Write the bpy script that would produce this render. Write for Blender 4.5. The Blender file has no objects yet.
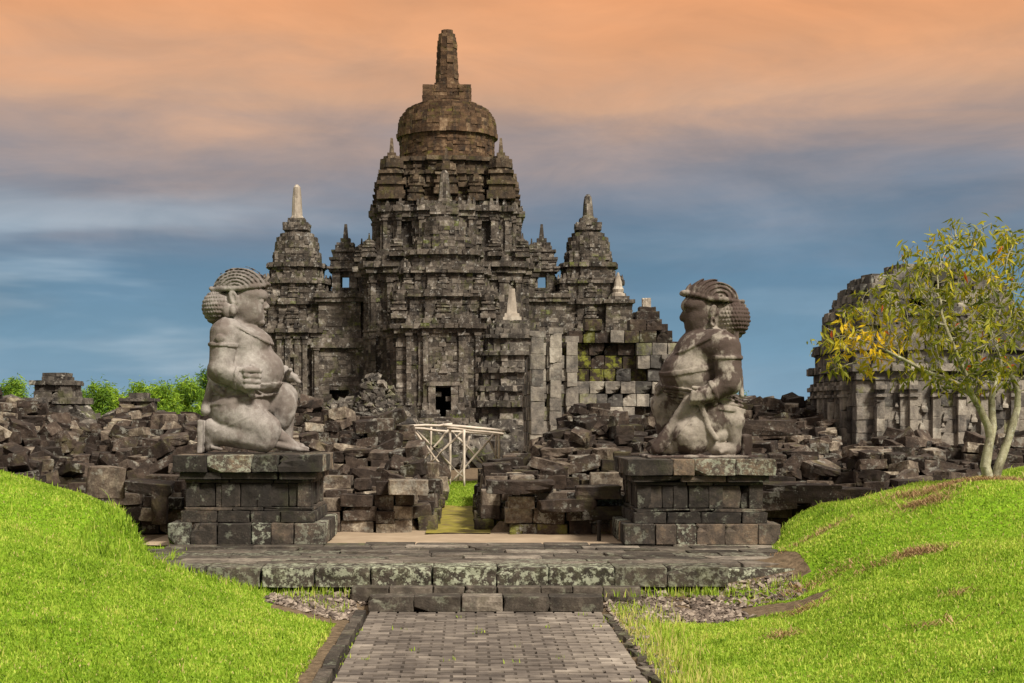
import bpy, math, random
import numpy as np
from mathutils import Vector, Matrix, Euler
from mathutils.bvhtree import BVHTree

R = math.radians
rnd = random.Random(7)
rng = np.random.default_rng(7)
scene = bpy.context.scene
COL = scene.collection
F = 1500.0            # focal length in pixels of a 1024 px wide frame
EYE = 1.9             # camera height above the brick path

# ------------------------------------------------------------------ camera
cam_d = bpy.data.cameras.new('camera')
cam = bpy.data.objects.new('camera', cam_d)
COL.objects.link(cam)
cam.location = (0, 0, EYE)
cam.rotation_euler = (R(90), 0, 0)
cam_d.sensor_width = 36.0
cam_d.lens = 36.0 * F / 1024.0
cam_d.shift_x = (512 - 471) / 1024.0
cam_d.shift_y = (418 - 341.5) / 1024.0
cam_d.clip_start = 0.1
cam_d.clip_end = 6000
scene.camera = cam

# ------------------------------------------------------------------ light
SUN_EL, SUN_AZ = 46.0, 142.0     # azimuth clockwise from +Y
sd = bpy.data.lights.new('sun', 'SUN')
sd.energy = 3.7
sd.angle = R(11)
sd.color = (1.0, 0.92, 0.80)
sun = bpy.data.objects.new('sun', sd)
COL.objects.link(sun)
sdir = Vector((math.sin(R(SUN_AZ)) * math.cos(R(SUN_EL)), math.cos(R(SUN_AZ)) * math.cos(R(SUN_EL)), math.sin(R(SUN_EL))))
sun.rotation_euler = sdir.to_track_quat('Z', 'Y').to_euler()
sun.location = (20, -20, 40)
scene.view_settings.view_transform = 'Standard'
scene.view_settings.look = 'None'
scene.view_settings.gamma = 1.0
scene.view_settings.exposure = 0.66
scene.view_settings.use_curve_mapping = False
scene.cycles.use_denoising = True
scene.cycles.max_bounces = 6
scene.cycles.transparent_max_bounces = 8


def lin(c):
    return tuple(((v / 255.0) / 12.92 if v / 255.0 <= 0.04045 else ((v / 255.0 + 0.055) / 1.055) ** 2.4) for v in c)


# ------------------------------------------------------------------ world: Nishita sky behind a stormy sunset cloud deck
class NT:
    """tiny node-tree writer"""
    def __init__(s, tree):
        s.t = tree
        tree.nodes.clear()

    def n(s, typ, props=None, **inp):
        nd = s.t.nodes.new(typ)
        for k, v in (props or {}).items():
            setattr(nd, k, v)
        for k, v in inp.items():
            s.set(nd, k, v)
        return nd

    def set(s, nd, k, v):
        k = k.replace('_', ' ') if k.replace('_', ' ') in nd.inputs else k
        if k[0] == 'i' and k[1:].isdigit():
            sock = nd.inputs[int(k[1:])]
        else:
            sock = nd.inputs[k]
        if isinstance(v, bpy.types.NodeSocket):
            s.t.links.new(v, sock)
        elif isinstance(v, bpy.types.Node):
            s.t.links.new(v.outputs[0], sock)
        else:
            sock.default_value = v

    def math(s, op, a, b=None, clamp=False):
        nd = s.n('ShaderNodeMath', {'operation': op, 'use_clamp': clamp}, i0=a)
        if b is not None:
            s.set(nd, 'i1', b)
        return nd.outputs[0]

    def ramp(s, fac, stops, interp='LINEAR'):
        nd = s.n('ShaderNodeValToRGB', None, Fac=fac)
        cr = nd.color_ramp
        cr.interpolation = interp
        while len(cr.elements) > 1:
            cr.elements.remove(cr.elements[-1])
        cr.elements[0].position = stops[0][0]
        cr.elements[0].color = tuple(stops[0][1]) + (1,)
        for p, c in stops[1:]:
            e = cr.elements.new(p)
            e.color = tuple(c) + (1,)
        return nd.outputs[0]

    def step(s, v, lo, hi):
        nd = s.n('ShaderNodeMapRange', {'interpolation_type': 'SMOOTHSTEP'}, Value=v)
        nd.inputs['From Min'].default_value = lo
        nd.inputs['From Max'].default_value = hi
        return nd.outputs[0]

    def noise(s, vec, scale, detail=5, rough=0.6, dist=0.0):
        return s.n('ShaderNodeTexNoise', None, Vector=vec, Scale=scale, Detail=detail, Roughness=rough, Distortion=dist).outputs[0]

    def mix(s, fac, a, b, blend='MIX'):
        nd = s.n('ShaderNodeMix', {'data_type': 'RGBA', 'blend_type': blend})
        s.set(nd, 'i0', fac)
        s.set(nd, 'i6', a if not isinstance(a, tuple) else tuple(a)[:3] + (1,))
        s.set(nd, 'i7', b if not isinstance(b, tuple) else tuple(b)[:3] + (1,))
        return nd.outputs[2]


world = bpy.data.worlds.new('World')
scene.world = world
world.use_nodes = True
w = NT(world.node_tree)
tc = w.n('ShaderNodeTexCoord')
dirv = tc.outputs['Generated']
sep = w.n('ShaderNodeSeparateXYZ', None, Vector=dirv)
mp = w.n('ShaderNodeMapping', None, Vector=dirv, Scale=(2.2, 2.2, 11.0))
nA = w.noise(mp.outputs[0], 1.6, 6, 0.55, 0.3)
mp2 = w.n('ShaderNodeMapping', None, Vector=dirv, Scale=(3.2, 3.2, 22.0), Location=(3.1, 0.4, 1.7))
nB = w.noise(mp2.outputs[0], 1.2, 4, 0.5, 0.2)
mp3 = w.n('ShaderNodeMapping', None, Vector=dirv, Scale=(3.0, 3.0, 9.0), Location=(1.3, 2.0, 0.2))
nC = w.noise(mp3.outputs[0], 2.4, 7, 0.6, 0.6)
el = w.math('ADD', sep.outputs[2], w.math('MULTIPLY', w.math('SUBTRACT', nA, 0.5), 0.10))
el = w.math('ADD', el, w.math('MULTIPLY', w.math('SUBTRACT', nC, 0.5), 0.035))
EXPO = 2 ** -0.64


def sky(c, k=1.0):
    return tuple(v * EXPO * k for v in lin(c))


deck = w.ramp(w.math('MULTIPLY', el, 2.0, True), [
    (0.0, sky((150, 180, 200))), (0.03, sky((128, 162, 186))), (0.10, sky((110, 147, 172))), (0.19, sky((100, 134, 160))),
    (0.25, sky((112, 130, 150))), (0.31, sky((140, 138, 145))), (0.36, sky((172, 150, 140))), (0.41, sky((208, 165, 134))),
    (0.48, sky((228, 166, 120))), (0.57, sky((234, 160, 106))), (0.70, sky((205, 184, 172))), (1.0, sky((224, 215, 206)))])
low = w.math('MULTIPLY', w.step(sep.outputs[2], 0.0, 0.03), w.math('SUBTRACT', 1.0, w.step(sep.outputs[2], 0.10, 0.17)))
side = w.step(sep.outputs[0], 0.05, -0.22)
streak = w.math('MULTIPLY', w.math('MULTIPLY', w.step(nB, 0.46, 0.68), low), w.math('ADD', w.math('MULTIPLY', side, 0.55), 0.12), True)
deck = w.mix(streak, deck, sky((186, 202, 214)))
dark = w.math('MULTIPLY', w.math('MULTIPLY', w.step(nA, 0.5, 0.3), 0.3), low, True)
deck = w.mix(dark, deck, sky((70, 95, 120)))
cb = w.math('ADD', 1.0, w.math('MULTIPLY', w.math('SUBTRACT', nC, 0.5), 0.55))
comb = w.n('ShaderNodeCombineColor', None, Red=cb, Green=cb, Blue=cb)
deck = w.mix(1.0, deck, comb.outputs[0], 'MULTIPLY')
nish = w.n('ShaderNodeTexSky', {'sky_type': 'NISHITA', 'sun_disc': False, 'sun_elevation': R(SUN_EL), 'sun_rotation': R(SUN_AZ)})
bg1 = w.n('ShaderNodeBackground', None, Color=nish.outputs[0], Strength=0.06)
bg2 = w.n('ShaderNodeBackground', None, Color=deck, Strength=1.0)
ms = w.n('ShaderNodeMixShader')
ms.inputs[0].default_value = 0.95
w.t.links.new(bg1.outputs[0], ms.inputs[1])
w.t.links.new(bg2.outputs[0], ms.inputs[2])
w.n('ShaderNodeOutputWorld', None, Surface=ms.outputs[0])


# ------------------------------------------------------------------ materials
def new_mat(name):
    m = bpy.data.materials.new(name)
    m.use_nodes = True
    return m, NT(m.node_tree)


def tint_of(t, name='tint'):
    a = t.n('ShaderNodeAttribute', {'attribute_type': 'GEOMETRY', 'attribute_name': name}).outputs['Fac']
    b = t.n('ShaderNodeAttribute', {'attribute_type': 'OBJECT', 'attribute_name': name}).outputs['Fac']
    return t.math('ADD', a, b)


def stone(name, stops, lich=0.3, moss=0.2, k=1.0, tint_w=0.55, bump=0.6, lich_col=(0.36, 0.36, 0.31), moss_col=(0.10, 0.13, 0.02),
          stain=0.5, stain_col=(0.018, 0.016, 0.015), spec=0.25, rough=0.88, bdist=0.03, ssc=2.4, sthr=(0.50, 0.66)):
    m, t = new_mat(name)
    geo = t.n('ShaderNodeNewGeometry')
    pos = geo.outputs['Position']
    tint = tint_of(t)
    big = t.noise(pos, 0.9 * k, 4, 0.6)
    mid = t.noise(pos, 5.0 * k, 7, 0.65)
    fine = t.noise(pos, 26.0 * k, 5, 0.7)
    v = t.math('MULTIPLY', tint, tint_w)
    v = t.math('ADD', v, t.math('MULTIPLY', t.math('SUBTRACT', mid, 0.5), 1.0))
    v = t.math('ADD', v, t.math('MULTIPLY', t.math('SUBTRACT', big, 0.5), 0.7))
    v = t.math('ADD', v, t.math('MULTIPLY', t.math('SUBTRACT', fine, 0.5), 0.45))
    v = t.math('ADD', v, (1 - tint_w) / 2, True)
    col = t.ramp(v, stops)
    # running black stains, stretched downwards
    sm = t.n('ShaderNodeMapping', None, Vector=pos, Scale=(ssc * k, ssc * k, ssc * k / (3 if ssc > 2 else 1.5)))
    st = t.step(t.noise(sm.outputs[0], 1.0, 8, 0.62), *sthr)
    col = t.mix(t.math('MULTIPLY', st, stain), col, stain_col)
    # pale lichen spots
    ln = t.noise(pos, 3.2 * k, 8, 0.72)
    lm = t.step(ln, 0.56, 0.64)
    vo = t.n('ShaderNodeTexVoronoi', None, Vector=pos, Scale=17.0 * k)
    ls = t.step(vo.outputs['Distance'], 0.33, 0.18)
    la = tint_of(t, 'lich')
    lf = t.math('ADD', t.math('MULTIPLY', lm, lich), t.math('MULTIPLY', t.math('MULTIPLY', t.math('MULTIPLY', ls, t.step(big, .5, .62)), lich), 0.5))
    lf = t.math('ADD', lf, t.math('MULTIPLY', la, t.step(t.noise(pos, 7.5 * k, 9, 0.75), 0.49, 0.56)), True)
    col = t.mix(lf, col, lich_col)
    # moss, mostly on faces that look up
    nz = t.n('ShaderNodeSeparateXYZ', None, Vector=geo.outputs['Normal']).outputs[2]
    up = t.math('ADD', t.math('MULTIPLY', nz, 0.5), 0.5)
    mn = t.step(t.noise(pos, 1.3 * k, 6, 0.7), 0.53, 0.64)
    ma = tint_of(t, 'moss')
    mf = t.math('ADD', t.math('MULTIPLY', t.math('MULTIPLY', mn, up), moss), t.math('MULTIPLY', ma, t.step(ln, 0.46, 0.57)), True)
    mc = t.mix(fine, moss_col, tuple(min(1, c * 2.2) for c in moss_col))
    col = t.mix(mf, col, mc)
    b = t.math('ADD', t.math('MULTIPLY', mid, 0.9), t.math('MULTIPLY', fine, 0.5))
    bp = t.n('ShaderNodeBump', None, Height=b, Strength=bump, Distance=bdist / k)
    p = t.n('ShaderNodeBsdfPrincipled', None, Base_Color=col, Roughness=rough, Normal=bp.outputs[0])
    p.inputs['Specular IOR Level'].default_value = spec
    t.n('ShaderNodeOutputMaterial', None, Surface=p.outputs[0])
    return m


def simple(name, stops, scale=6.0, rough=0.85, bump=0.4, tint_w=0.6, spec=0.25, dist=0.01):
    m, t = new_mat(name)
    pos = t.n('ShaderNodeNewGeometry').outputs['Position']
    n = t.noise(pos, scale, 7, 0.65)
    v = t.math('ADD', t.math('MULTIPLY', tint_of(t), tint_w), t.math('ADD', t.math('MULTIPLY', t.math('SUBTRACT', n, 0.5), 1.2), (1 - tint_w) / 2), True)
    col = t.ramp(v, stops)
    bp = t.n('ShaderNodeBump', None, Height=n, Strength=bump, Distance=dist)
    p = t.n('ShaderNodeBsdfPrincipled', None, Base_Color=col, Roughness=rough, Normal=bp.outputs[0])
    p.inputs['Specular IOR Level'].default_value = spec
    t.n('ShaderNodeOutputMaterial', None, Surface=p.outputs[0])
    return m


def leafy(name, stops, trans=0.35, rough=0.55):
    m, t = new_mat(name)
    col = t.ramp(tint_of(t), stops)
    p = t.n('ShaderNodeBsdfPrincipled', None, Base_Color=col, Roughness=rough)
    p.inputs['Specular IOR Level'].default_value = 0.25
    tr = t.n('ShaderNodeBsdfTranslucent', None, Color=col)
    mx = t.n('ShaderNodeMixShader')
    mx.inputs[0].default_value = trans
    t.t.links.new(p.outputs[0], mx.inputs[1])
    t.t.links.new(tr.outputs[0], mx.inputs[2])
    t.n('ShaderNodeOutputMaterial', None, Surface=mx.outputs[0])
    return m


M = {}
M['temple'] = stone('temple_andesite', [(0, (0.020, 0.017, 0.014)), (0.35, (0.062, 0.051, 0.041)), (0.6, (0.122, 0.102, 0.082)), (0.85, (0.23, 0.20, 0.165)), (1, (0.42, 0.38, 0.32))],
                    lich=0.66, moss=0.36, k=0.9, bump=0.9, stain=0.8, moss_col=(0.070, 0.085, 0.008), bdist=0.06, tint_w=0.6, lich_col=(0.40, 0.385, 0.35))
M['temple_mid'] = stone('temple_ochre_andesite', [(0, (0.020, 0.015, 0.010)), (0.4, (0.060, 0.042, 0.027)), (0.7, (0.115, 0.082, 0.052)), (1, (0.30, 0.24, 0.17))],
                         lich=0.3, moss=0.5, k=0.8, bump=0.8, stain=0.65, moss_col=(0.075, 0.075, 0.010), lich_col=(0.36, 0.32, 0.23), bdist=0.06, tint_w=0.6)
M['temple_warm'] = stone('temple_brown_andesite', [(0, (0.021, 0.012, 0.007)), (0.4, (0.066, 0.038, 0.021)), (0.7, (0.130, 0.077, 0.042)), (1, (0.30, 0.21, 0.13))],
                         lich=0.22, moss=0.4, k=0.9, bump=0.9, stain=0.6, tint_w=0.5, moss_col=(0.09, 0.085, 0.012), lich_col=(0.34, 0.27, 0.16), bdist=0.05)
M['pale'] = stone('pale_new_stone', [(0, (0.20, 0.165, 0.13)), (0.5, (0.36, 0.31, 0.25)), (1, (0.52, 0.47, 0.39))], lich=0.1, moss=0.05, k=1.2, stain=0.5, stain_col=(0.09, 0.075, 0.06), bump=0.5)
M['ruin'] = stone('ruin_stone', [(0, (0.013, 0.009, 0.006)), (0.3, (0.029, 0.020, 0.015)), (0.55, (0.066, 0.047, 0.035)), (0.75, (0.135, 0.105, 0.080)), (0.9, (0.26, 0.215, 0.16)), (1, (0.42, 0.37, 0.29))],
                  lich=0.42, moss=0.14, k=1.6, bump=1.0, stain=0.5, tint_w=0.72, moss_col=(0.11, 0.115, 0.014))
M['shrine'] = stone('shrine_stone', [(0, (0.030, 0.028, 0.026)), (0.35, (0.085, 0.078, 0.070)), (0.6, (0.195, 0.172, 0.145)), (0.85, (0.34, 0.305, 0.25)), (1, (0.48, 0.44, 0.37))],
                    lich=0.4, moss=0.10, k=1.1, bump=0.7, stain=0.55, tint_w=0.7, moss_col=(0.10, 0.11, 0.012))
M['dark_shrine'] = stone('mossy_dark_stone', [(0, (0.020, 0.017, 0.015)), (0.35, (0.058, 0.050, 0.042)), (0.6, (0.115, 0.10, 0.083)), (0.85, (0.23, 0.20, 0.165)), (1, (0.42, 0.38, 0.32))],
                          lich=0.6, moss=0.4, k=1.0, bump=0.9, stain=0.7, tint_w=0.65, moss_col=(0.075, 0.09, 0.010), lich_col=(0.42, 0.40, 0.34))
M['plinth'] = stone('plinth_stone', [(0, (0.014, 0.012, 0.010)), (0.35, (0.037, 0.031, 0.026)), (0.6, (0.092, 0.072, 0.056)), (0.85, (0.20, 0.145, 0.098)), (1, (0.34, 0.26, 0.18))],
                    lich=0.22, moss=0.08, k=1.8, bump=0.8, stain=0.6, tint_w=0.7, lich_col=(0.42, 0.45, 0.35))
M['statue'] = stone('statue_stone', [(0, (0.10, 0.086, 0.077)), (0.4, (0.22, 0.197, 0.180)), (0.7, (0.33, 0.303, 0.280)), (1, (0.47, 0.44, 0.41))],
                    lich=0.10, moss=0.0, k=2.2, bump=0.6, stain=0.62, stain_col=(0.105, 0.078, 0.066), tint_w=0.6, bdist=0.03, ssc=1.2, sthr=(0.47, 0.57))
M['statue_dark'] = stone('stained_statue_stone', [(0, (0.10, 0.08, 0.066)), (0.4, (0.22, 0.19, 0.16)), (0.7, (0.34, 0.30, 0.255)), (1, (0.46, 0.42, 0.36))],
                         lich=0.06, moss=0.0, k=1.5, bump=0.6, stain=0.92, stain_col=(0.058, 0.038, 0.032), tint_w=0.6, bdist=0.03, ssc=1.5, sthr=(0.47, 0.535))
M['terrace'] = stone('terrace_stone', [(0, (0.022, 0.018, 0.014)), (0.35, (0.062, 0.051, 0.040)), (0.65, (0.135, 0.113, 0.090)), (1, (0.33, 0.285, 0.23))],
                     lich=0.28, moss=0.05, k=1.8, bump=0.8, stain=0.5, tint_w=0.6, lich_col=(0.36, 0.38, 0.28))
M['path'] = simple('path_paver', [(0, (0.042, 0.034, 0.028)), (0.4, (0.115, 0.096, 0.080)), (0.75, (0.24, 0.205, 0.168)), (1, (0.40, 0.35, 0.29))], 3.0, tint_w=0.5)
M['soil'] = simple('dark_soil', [(0, (0.012, 0.009, 0.007)), (1, (0.05, 0.036, 0.026))], 4.0, tint_w=0)
M['sand'] = simple('trodden_earth', [(0, (0.20, 0.145, 0.095)), (0.5, (0.33, 0.25, 0.17)), (1, (0.48, 0.38, 0.27))], 2.4, tint_w=0)
M['moss'] = simple('mossy_paving', [(0, (0.08, 0.06, 0.03)), (0.4, (0.17, 0.13, 0.04)), (0.55, (0.24, 0.21, 0.025)), (0.75, (0.30, 0.22, 0.09)), (1, (0.42, 0.33, 0.2))], 4.5, tint_w=0)
M['gravel'] = simple('gravel_stone', [(0, (0.05, 0.038, 0.030)), (0.5, (0.16, 0.125, 0.10)), (1, (0.36, 0.30, 0.24))], 9.0, tint_w=0.9)
M['bamboo'] = simple('bamboo_pole', [(0, (0.24, 0.18, 0.13)), (0.5, (0.50, 0.43, 0.35)), (1, (0.70, 0.63, 0.54))], 5.0, rough=0.6, tint_w=0.6, bump=0.1)
M['iron'] = simple('dark_iron', [(0, (0.01, 0.009, 0.008)), (1, (0.03, 0.024, 0.02))], 20, rough=0.6, tint_w=0)
M['bark'] = stone('pale_mottled_bark', [(0, (0.10, 0.085, 0.05)), (0.4, (0.26, 0.235, 0.15)), (0.7, (0.42, 0.40, 0.28)), (1, (0.60, 0.58, 0.45))],
                  lich=0.5, moss=0.3, k=3.2, bump=0.9, stain=0.7, stain_col=(0.07, 0.055, 0.035), tint_w=0.0, moss_col=(0.15, 0.16, 0.03), lich_col=(0.6, 0.6, 0.5))
M['leaf'] = leafy('tree_leaf', [(0, (0.05, 0.07, 0.012)), (0.3, (0.14, 0.165, 0.018)), (0.55, (0.34, 0.33, 0.025)), (0.75, (0.50, 0.42, 0.02)), (0.93, (0.72, 0.46, 0.015)), (0.96, (0.60, 0.12, 0.03)), (1, (0.60, 0.12, 0.03))], 0.4)
M['bushleaf'] = leafy('bush_leaf', [(0, (0.04, 0.09, 0.012)), (0.5, (0.15, 0.28, 0.022)), (1, (0.36, 0.52, 0.04))], 0.35)
M['grass'] = leafy('grass_blade', [(0, (0.055, 0.10, 0.008)), (0.35, (0.195, 0.32, 0.018)), (0.7, (0.40, 0.55, 0.06)), (0.9, (0.62, 0.66, 0.13)), (1, (0.60, 0.50, 0.20))], 0.4, 0.6)
M['straw'] = leafy('dry_straw', [(0, (0.16, 0.09, 0.04)), (0.5, (0.34, 0.21, 0.10)), (1, (0.52, 0.36, 0.19))], 0.2, 0.8)

# ground: soil with turf, dry patches
m, t = new_mat('ground_turf')
pos = t.n('ShaderNodeNewGeometry').outputs['Position']
n1 = t.noise(pos, 1.1, 6, 0.65)
n2 = t.noise(pos, 14.0, 6, 0.7)
turf = t.ramp(n2, [(0.3, (0.07, 0.13, 0.010)), (0.55, (0.16, 0.29, 0.014)), (0.75, (0.27, 0.42, 0.02))])
soil = t.ramp(n2, [(0.3, (0.05, 0.036, 0.022)), (0.7, (0.22, 0.16, 0.10))])
a = tint_of(t)      # 1 = bare earth
fac = t.step(t.math('ADD', a, t.math('MULTIPLY', t.math('SUBTRACT', n1, 0.5), 0.9)), 0.42, 0.62)
c = t.mix(fac, turf, soil)
bp = t.n('ShaderNodeBump', None, Height=n2, Strength=0.7, Distance=0.03)
p = t.n('ShaderNodeBsdfPrincipled', None, Base_Color=c, Roughness=0.95, Normal=bp.outputs[0])
p.inputs['Specular IOR Level'].default_value = 0.1
t.n('ShaderNodeOutputMaterial', None, Surface=p.outputs[0])
M['ground'] = m


# ------------------------------------------------------------------ mesh helpers
def mesh_np(name, V, faces, attrs=None, smooth=False):
    """V (n,3); faces = list of int arrays (m,k); attrs = {name: list of arrays, one per faces entry}"""
    me = bpy.data.meshes.new(name)
    V = np.asarray(V, dtype=np.float32)
    faces = [np.asarray(f, dtype=np.int32) for f in faces if len(f)]
    me.vertices.add(len(V))
    me.vertices.foreach_set('co', V.ravel())
    nl = sum(f.size for f in faces)
    nf = sum(len(f) for f in faces)
    me.loops.add(nl)
    me.loops.foreach_set('vertex_index', np.concatenate([f.ravel() for f in faces]))
    me.polygons.add(nf)
    tot = np.concatenate([np.full(len(f), f.shape[1], dtype=np.int32) for f in faces])
    st = np.zeros(nf, dtype=np.int32)
    st[1:] = np.cumsum(tot)[:-1]
    me.polygons.foreach_set('loop_start', st)
    me.polygons.foreach_set('loop_total', tot)
    me.polygons.foreach_set('use_smooth', np.full(nf, bool(smooth)))
    for k, a in (attrs or {}).items():
        at = me.attributes.new(k, 'FLOAT', 'FACE')
        at.data.foreach_set('value', np.concatenate([np.asarray(x, dtype=np.float32).ravel() for x in a]))
    me.update(calc_edges=True)
    return me


def link(name, me, mat, parent=None, loc=None):
    o = bpy.data.objects.new(name, me)
    COL.objects.link(o)
    if mat is not None and me is not None and len(me.materials) == 0:
        me.materials.append(mat)
    if parent is not None:
        o.parent = parent
    if loc is not None:
        o.location = loc
    return o


def tag(o, label=None, cat=None, group=None, kind=None):
    if label: o['label'] = label
    if cat: o['category'] = cat
    if group: o['group'] = group
    if kind: o['kind'] = kind
    return o


def thing(name, loc, label, cat, group=None):
    o = bpy.data.objects.new(name, None)
    o.empty_display_size = 0.3
    COL.objects.link(o)
    o.location = loc
    bpy.context.view_layer.update()
    return tag(o, label, cat, group)


def rotz(a):
    c, s = math.cos(a), math.sin(a)
    return np.array([[c, -s, 0], [s, c, 0], [0, 0, 1.0]])


# box templates -----------------------------------------------------
def _tmpl_box():
    v = np.array([(x, y, z) for x in (-1, 1) for y in (-1, 1) for z in (-1, 1)], float)
    f = np.array([(0, 1, 3, 2), (4, 6, 7, 5), (0, 4, 5, 1), (2, 3, 7, 6), (0, 2, 6, 4), (1, 5, 7, 3)])
    return v, f


def _tmpl_worn(n, seed, rough=0.05, round_=0.10):
    """a hewn block: subdivided cube with worn edges and an uneven face; returns verts, quads"""
    r = np.random.default_rng(seed)
    idx = {}
    V = []
    Q = []
    def vid(p):
        k = tuple(int(round(c)) for c in p)
        if k not in idx:
            idx[k] = len(V)
            V.append([2 * c / n - 1 for c in k])
        return idx[k]
    for ax in range(3):
        for s in (0, n):
            for i in range(n):
                for j in range(n):
                    q = []
                    for (a_, b_) in ((0, 0), (1, 0), (1, 1), (0, 1)):
                        p = [0, 0, 0]
                        p[ax] = s
                        p[(ax + 1) % 3] = i + a_
                        p[(ax + 2) % 3] = j + b_
                        q.append(vid(p))
                    if s == 0:
                        q = q[::-1]
                    Q.append(q)
    V = np.array(V)
    # pull the outermost grid lines close to the edge so the wear stays at the edge
    def warp(c):
        a = np.abs(c)
        return np.sign(c) * np.where(a > 0.99, 1.0, a * (0.93 / (1 - 2.0 / n)) if n > 2 else a)
    V = warp(V)
    on = (np.abs(V) > 0.99).sum(1)
    U = V.copy()
    U[on == 2] *= np.where(np.abs(U[on == 2]) > 0.99, 1 - round_ * 0.45, 1)
    U[on == 3] *= 1 - round_ * 0.8
    # smooth random displacement
    ph = r.uniform(0, 6.28, (6, 3))
    fr = r.normal(0, 1, (6, 3)) * 1.6
    for k in range(6):
        w_ = np.sin(V @ fr[k] + ph[k, 0])[:, None]
        U += rough * 0.5 * w_ * r.normal(0, 1, 3)[None]
    U += r.normal(0, rough * 0.35, U.shape)
    # a broken corner now and then
    if r.random() < 0.45:
        c = np.sign(r.normal(0, 1, 3))
        d = (V * c).sum(1)
        cut = r.uniform(1.7, 2.3)
        over = np.clip(d - cut, 0, None)
        U -= (over[:, None] * c / 3.0) * 1.1
    return U, np.array(Q)


BOX_V, BOX_F = _tmpl_box()
WORN = [_tmpl_worn(5, 100 + i, 0.026, 0.045) for i in range(18)]       # masonry
TUMB = [_tmpl_worn(5, 300 + i, 0.055, 0.085) for i in range(18)]       # tumbled, more broken


class Blocks:
    def __init__(s, style='box', jit=0.012):
        s.style, s.jit = style, jit
        s.c, s.h, s.r, s.t, s.m, s.l, s.top = [], [], [], [], [], [], []

    def add(s, c, h, rot=None, tint=None, moss=0.0, lich=0.0, top=1.0):
        s.c.append(c); s.h.append(h); s.r.append(np.eye(3) if rot is None else rot)
        s.t.append(rnd.random() if tint is None else tint); s.m.append(moss); s.l.append(lich); s.top.append(top)

    def mesh(s, name):
        n = len(s.c)
        C, H, Rm = np.array(s.c, float), np.array(s.h, float), np.array(s.r, float)
        T, Mo, L, Tp = map(np.array, (s.t, s.m, s.l, s.top))
        if s.style == 'box':
            V0 = np.repeat(BOX_V[None], n, 0)
            V0[:, :, :2] *= np.where(V0[:, :, 2:3] > 0, Tp[:, None, None], 1.0)
            V = V0 * H[:, None, :] + rng.normal(0, s.jit, V0.shape)
            Fq = BOX_F[None] + (np.arange(n) * 8)[:, None, None]
            nf = 6
        else:
            TT = WORN if s.style == 'worn' else TUMB
            k = rng.integers(0, len(TT), n)
            V0 = np.array([TT[i][0] for i in k])
            V0[:, :, :2] *= np.where(V0[:, :, 2:3] > 0, Tp[:, None, None], 1.0)
            V0 *= rng.choice([-1, 1], (n, 1, 1)) * np.ones((1, 1, 3)) if False else 1
            V = V0 * H[:, None, :]
            q = TT[0][1]
            Fq = q[None] + (np.arange(n) * V0.shape[1])[:, None, None]
            nf = len(q)
        V = np.einsum('nij,nkj->nki', Rm, V) + C[:, None, :]
        rep = lambda a: np.repeat(a, nf)
        return mesh_np(name, V.reshape(-1, 3), [Fq.reshape(-1, 4)], {'tint': [rep(T)], 'moss': [rep(Mo)], 'lich': [rep(L)]})

    def build(s, name, mat, parent=None):
        return link(name, s.mesh(name), mat, parent)


def lathe_mesh(name, prof, seg=20, jit=0.0, block=False, smooth=False):
    """prof: list of (r,z) bottom to top"""
    V, Fs = [], []
    for (r, z) in prof:
        for i in range(seg):
            a = 2 * math.pi * i / seg
            rr = r * (1 + rnd.gauss(0, jit))
            V.append((rr * math.cos(a), rr * math.sin(a), z + rnd.gauss(0, jit * 0.3)))
    for k in range(len(prof) - 1):
        for i in range(seg):
            j = (i + 1) % seg
            Fs.append((k * seg + i, k * seg + j, (k + 1) * seg + j, (k + 1) * seg + i))
    n = len(V)
    V.append((0, 0, prof[-1][1])); V.append((0, 0, prof[0][1]))
    T = [((len(prof) - 1) * seg + i, (len(prof) - 1) * seg + (i + 1) % seg, n) for i in range(seg)]
    T += [((i + 1) % seg, i, n + 1) for i in range(seg)]
    return mesh_np(name, V, [Fs, T], {'tint': [rng.random(len(Fs)), rng.random(len(T))]}, smooth)


def prism(poly, z0, z1, top=1.0, cx=0, cy=0):
    """poly list of (x,y) CCW -> V, side quads, caps as ngon; returned as separate mesh pieces"""
    n = len(poly)
    V = [(cx + x, cy + y, z0) for x, y in poly] + [(cx + x * top, cy + y * top, z1) for x, y in poly]
    Q = [(i, (i + 1) % n, n + (i + 1) % n, n + i) for i in range(n)]
    return V, Q, tuple(range(n, 2 * n))


# ------------------------------------------------------------------ stepped masonry (temples)
def redent(a, p1=0.66, d1=0.07, p2=0.36, d2=0.08):
    b = a * (1 - d1 - d2)
    m_ = a * (1 - d2)
    side = [(b, -b), (b, -p1 * a), (m_, -p1 * a), (m_, -p2 * a), (a, -p2 * a), (a, p2 * a), (m_, p2 * a), (m_, p1 * a), (b, p1 * a)]
    P = []
    for k in range(4):
        c, s = (1, 0, -1, 0)[k], (0, 1, 0, -1)[k]
        P += [(x * c - y * s, x * s + y * c) for x, y in side]
    return P


def square(a, b=None):
    b = a if b is None else b
    return [(a, -b), (a, b), (-a, b), (-a, -b)]


def octagon(a, n=16):
    return [(a * math.cos(2 * math.pi * (i + .5) / n), a * math.sin(2 * math.pi * (i + .5) / n)) for i in range(n)]


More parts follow.
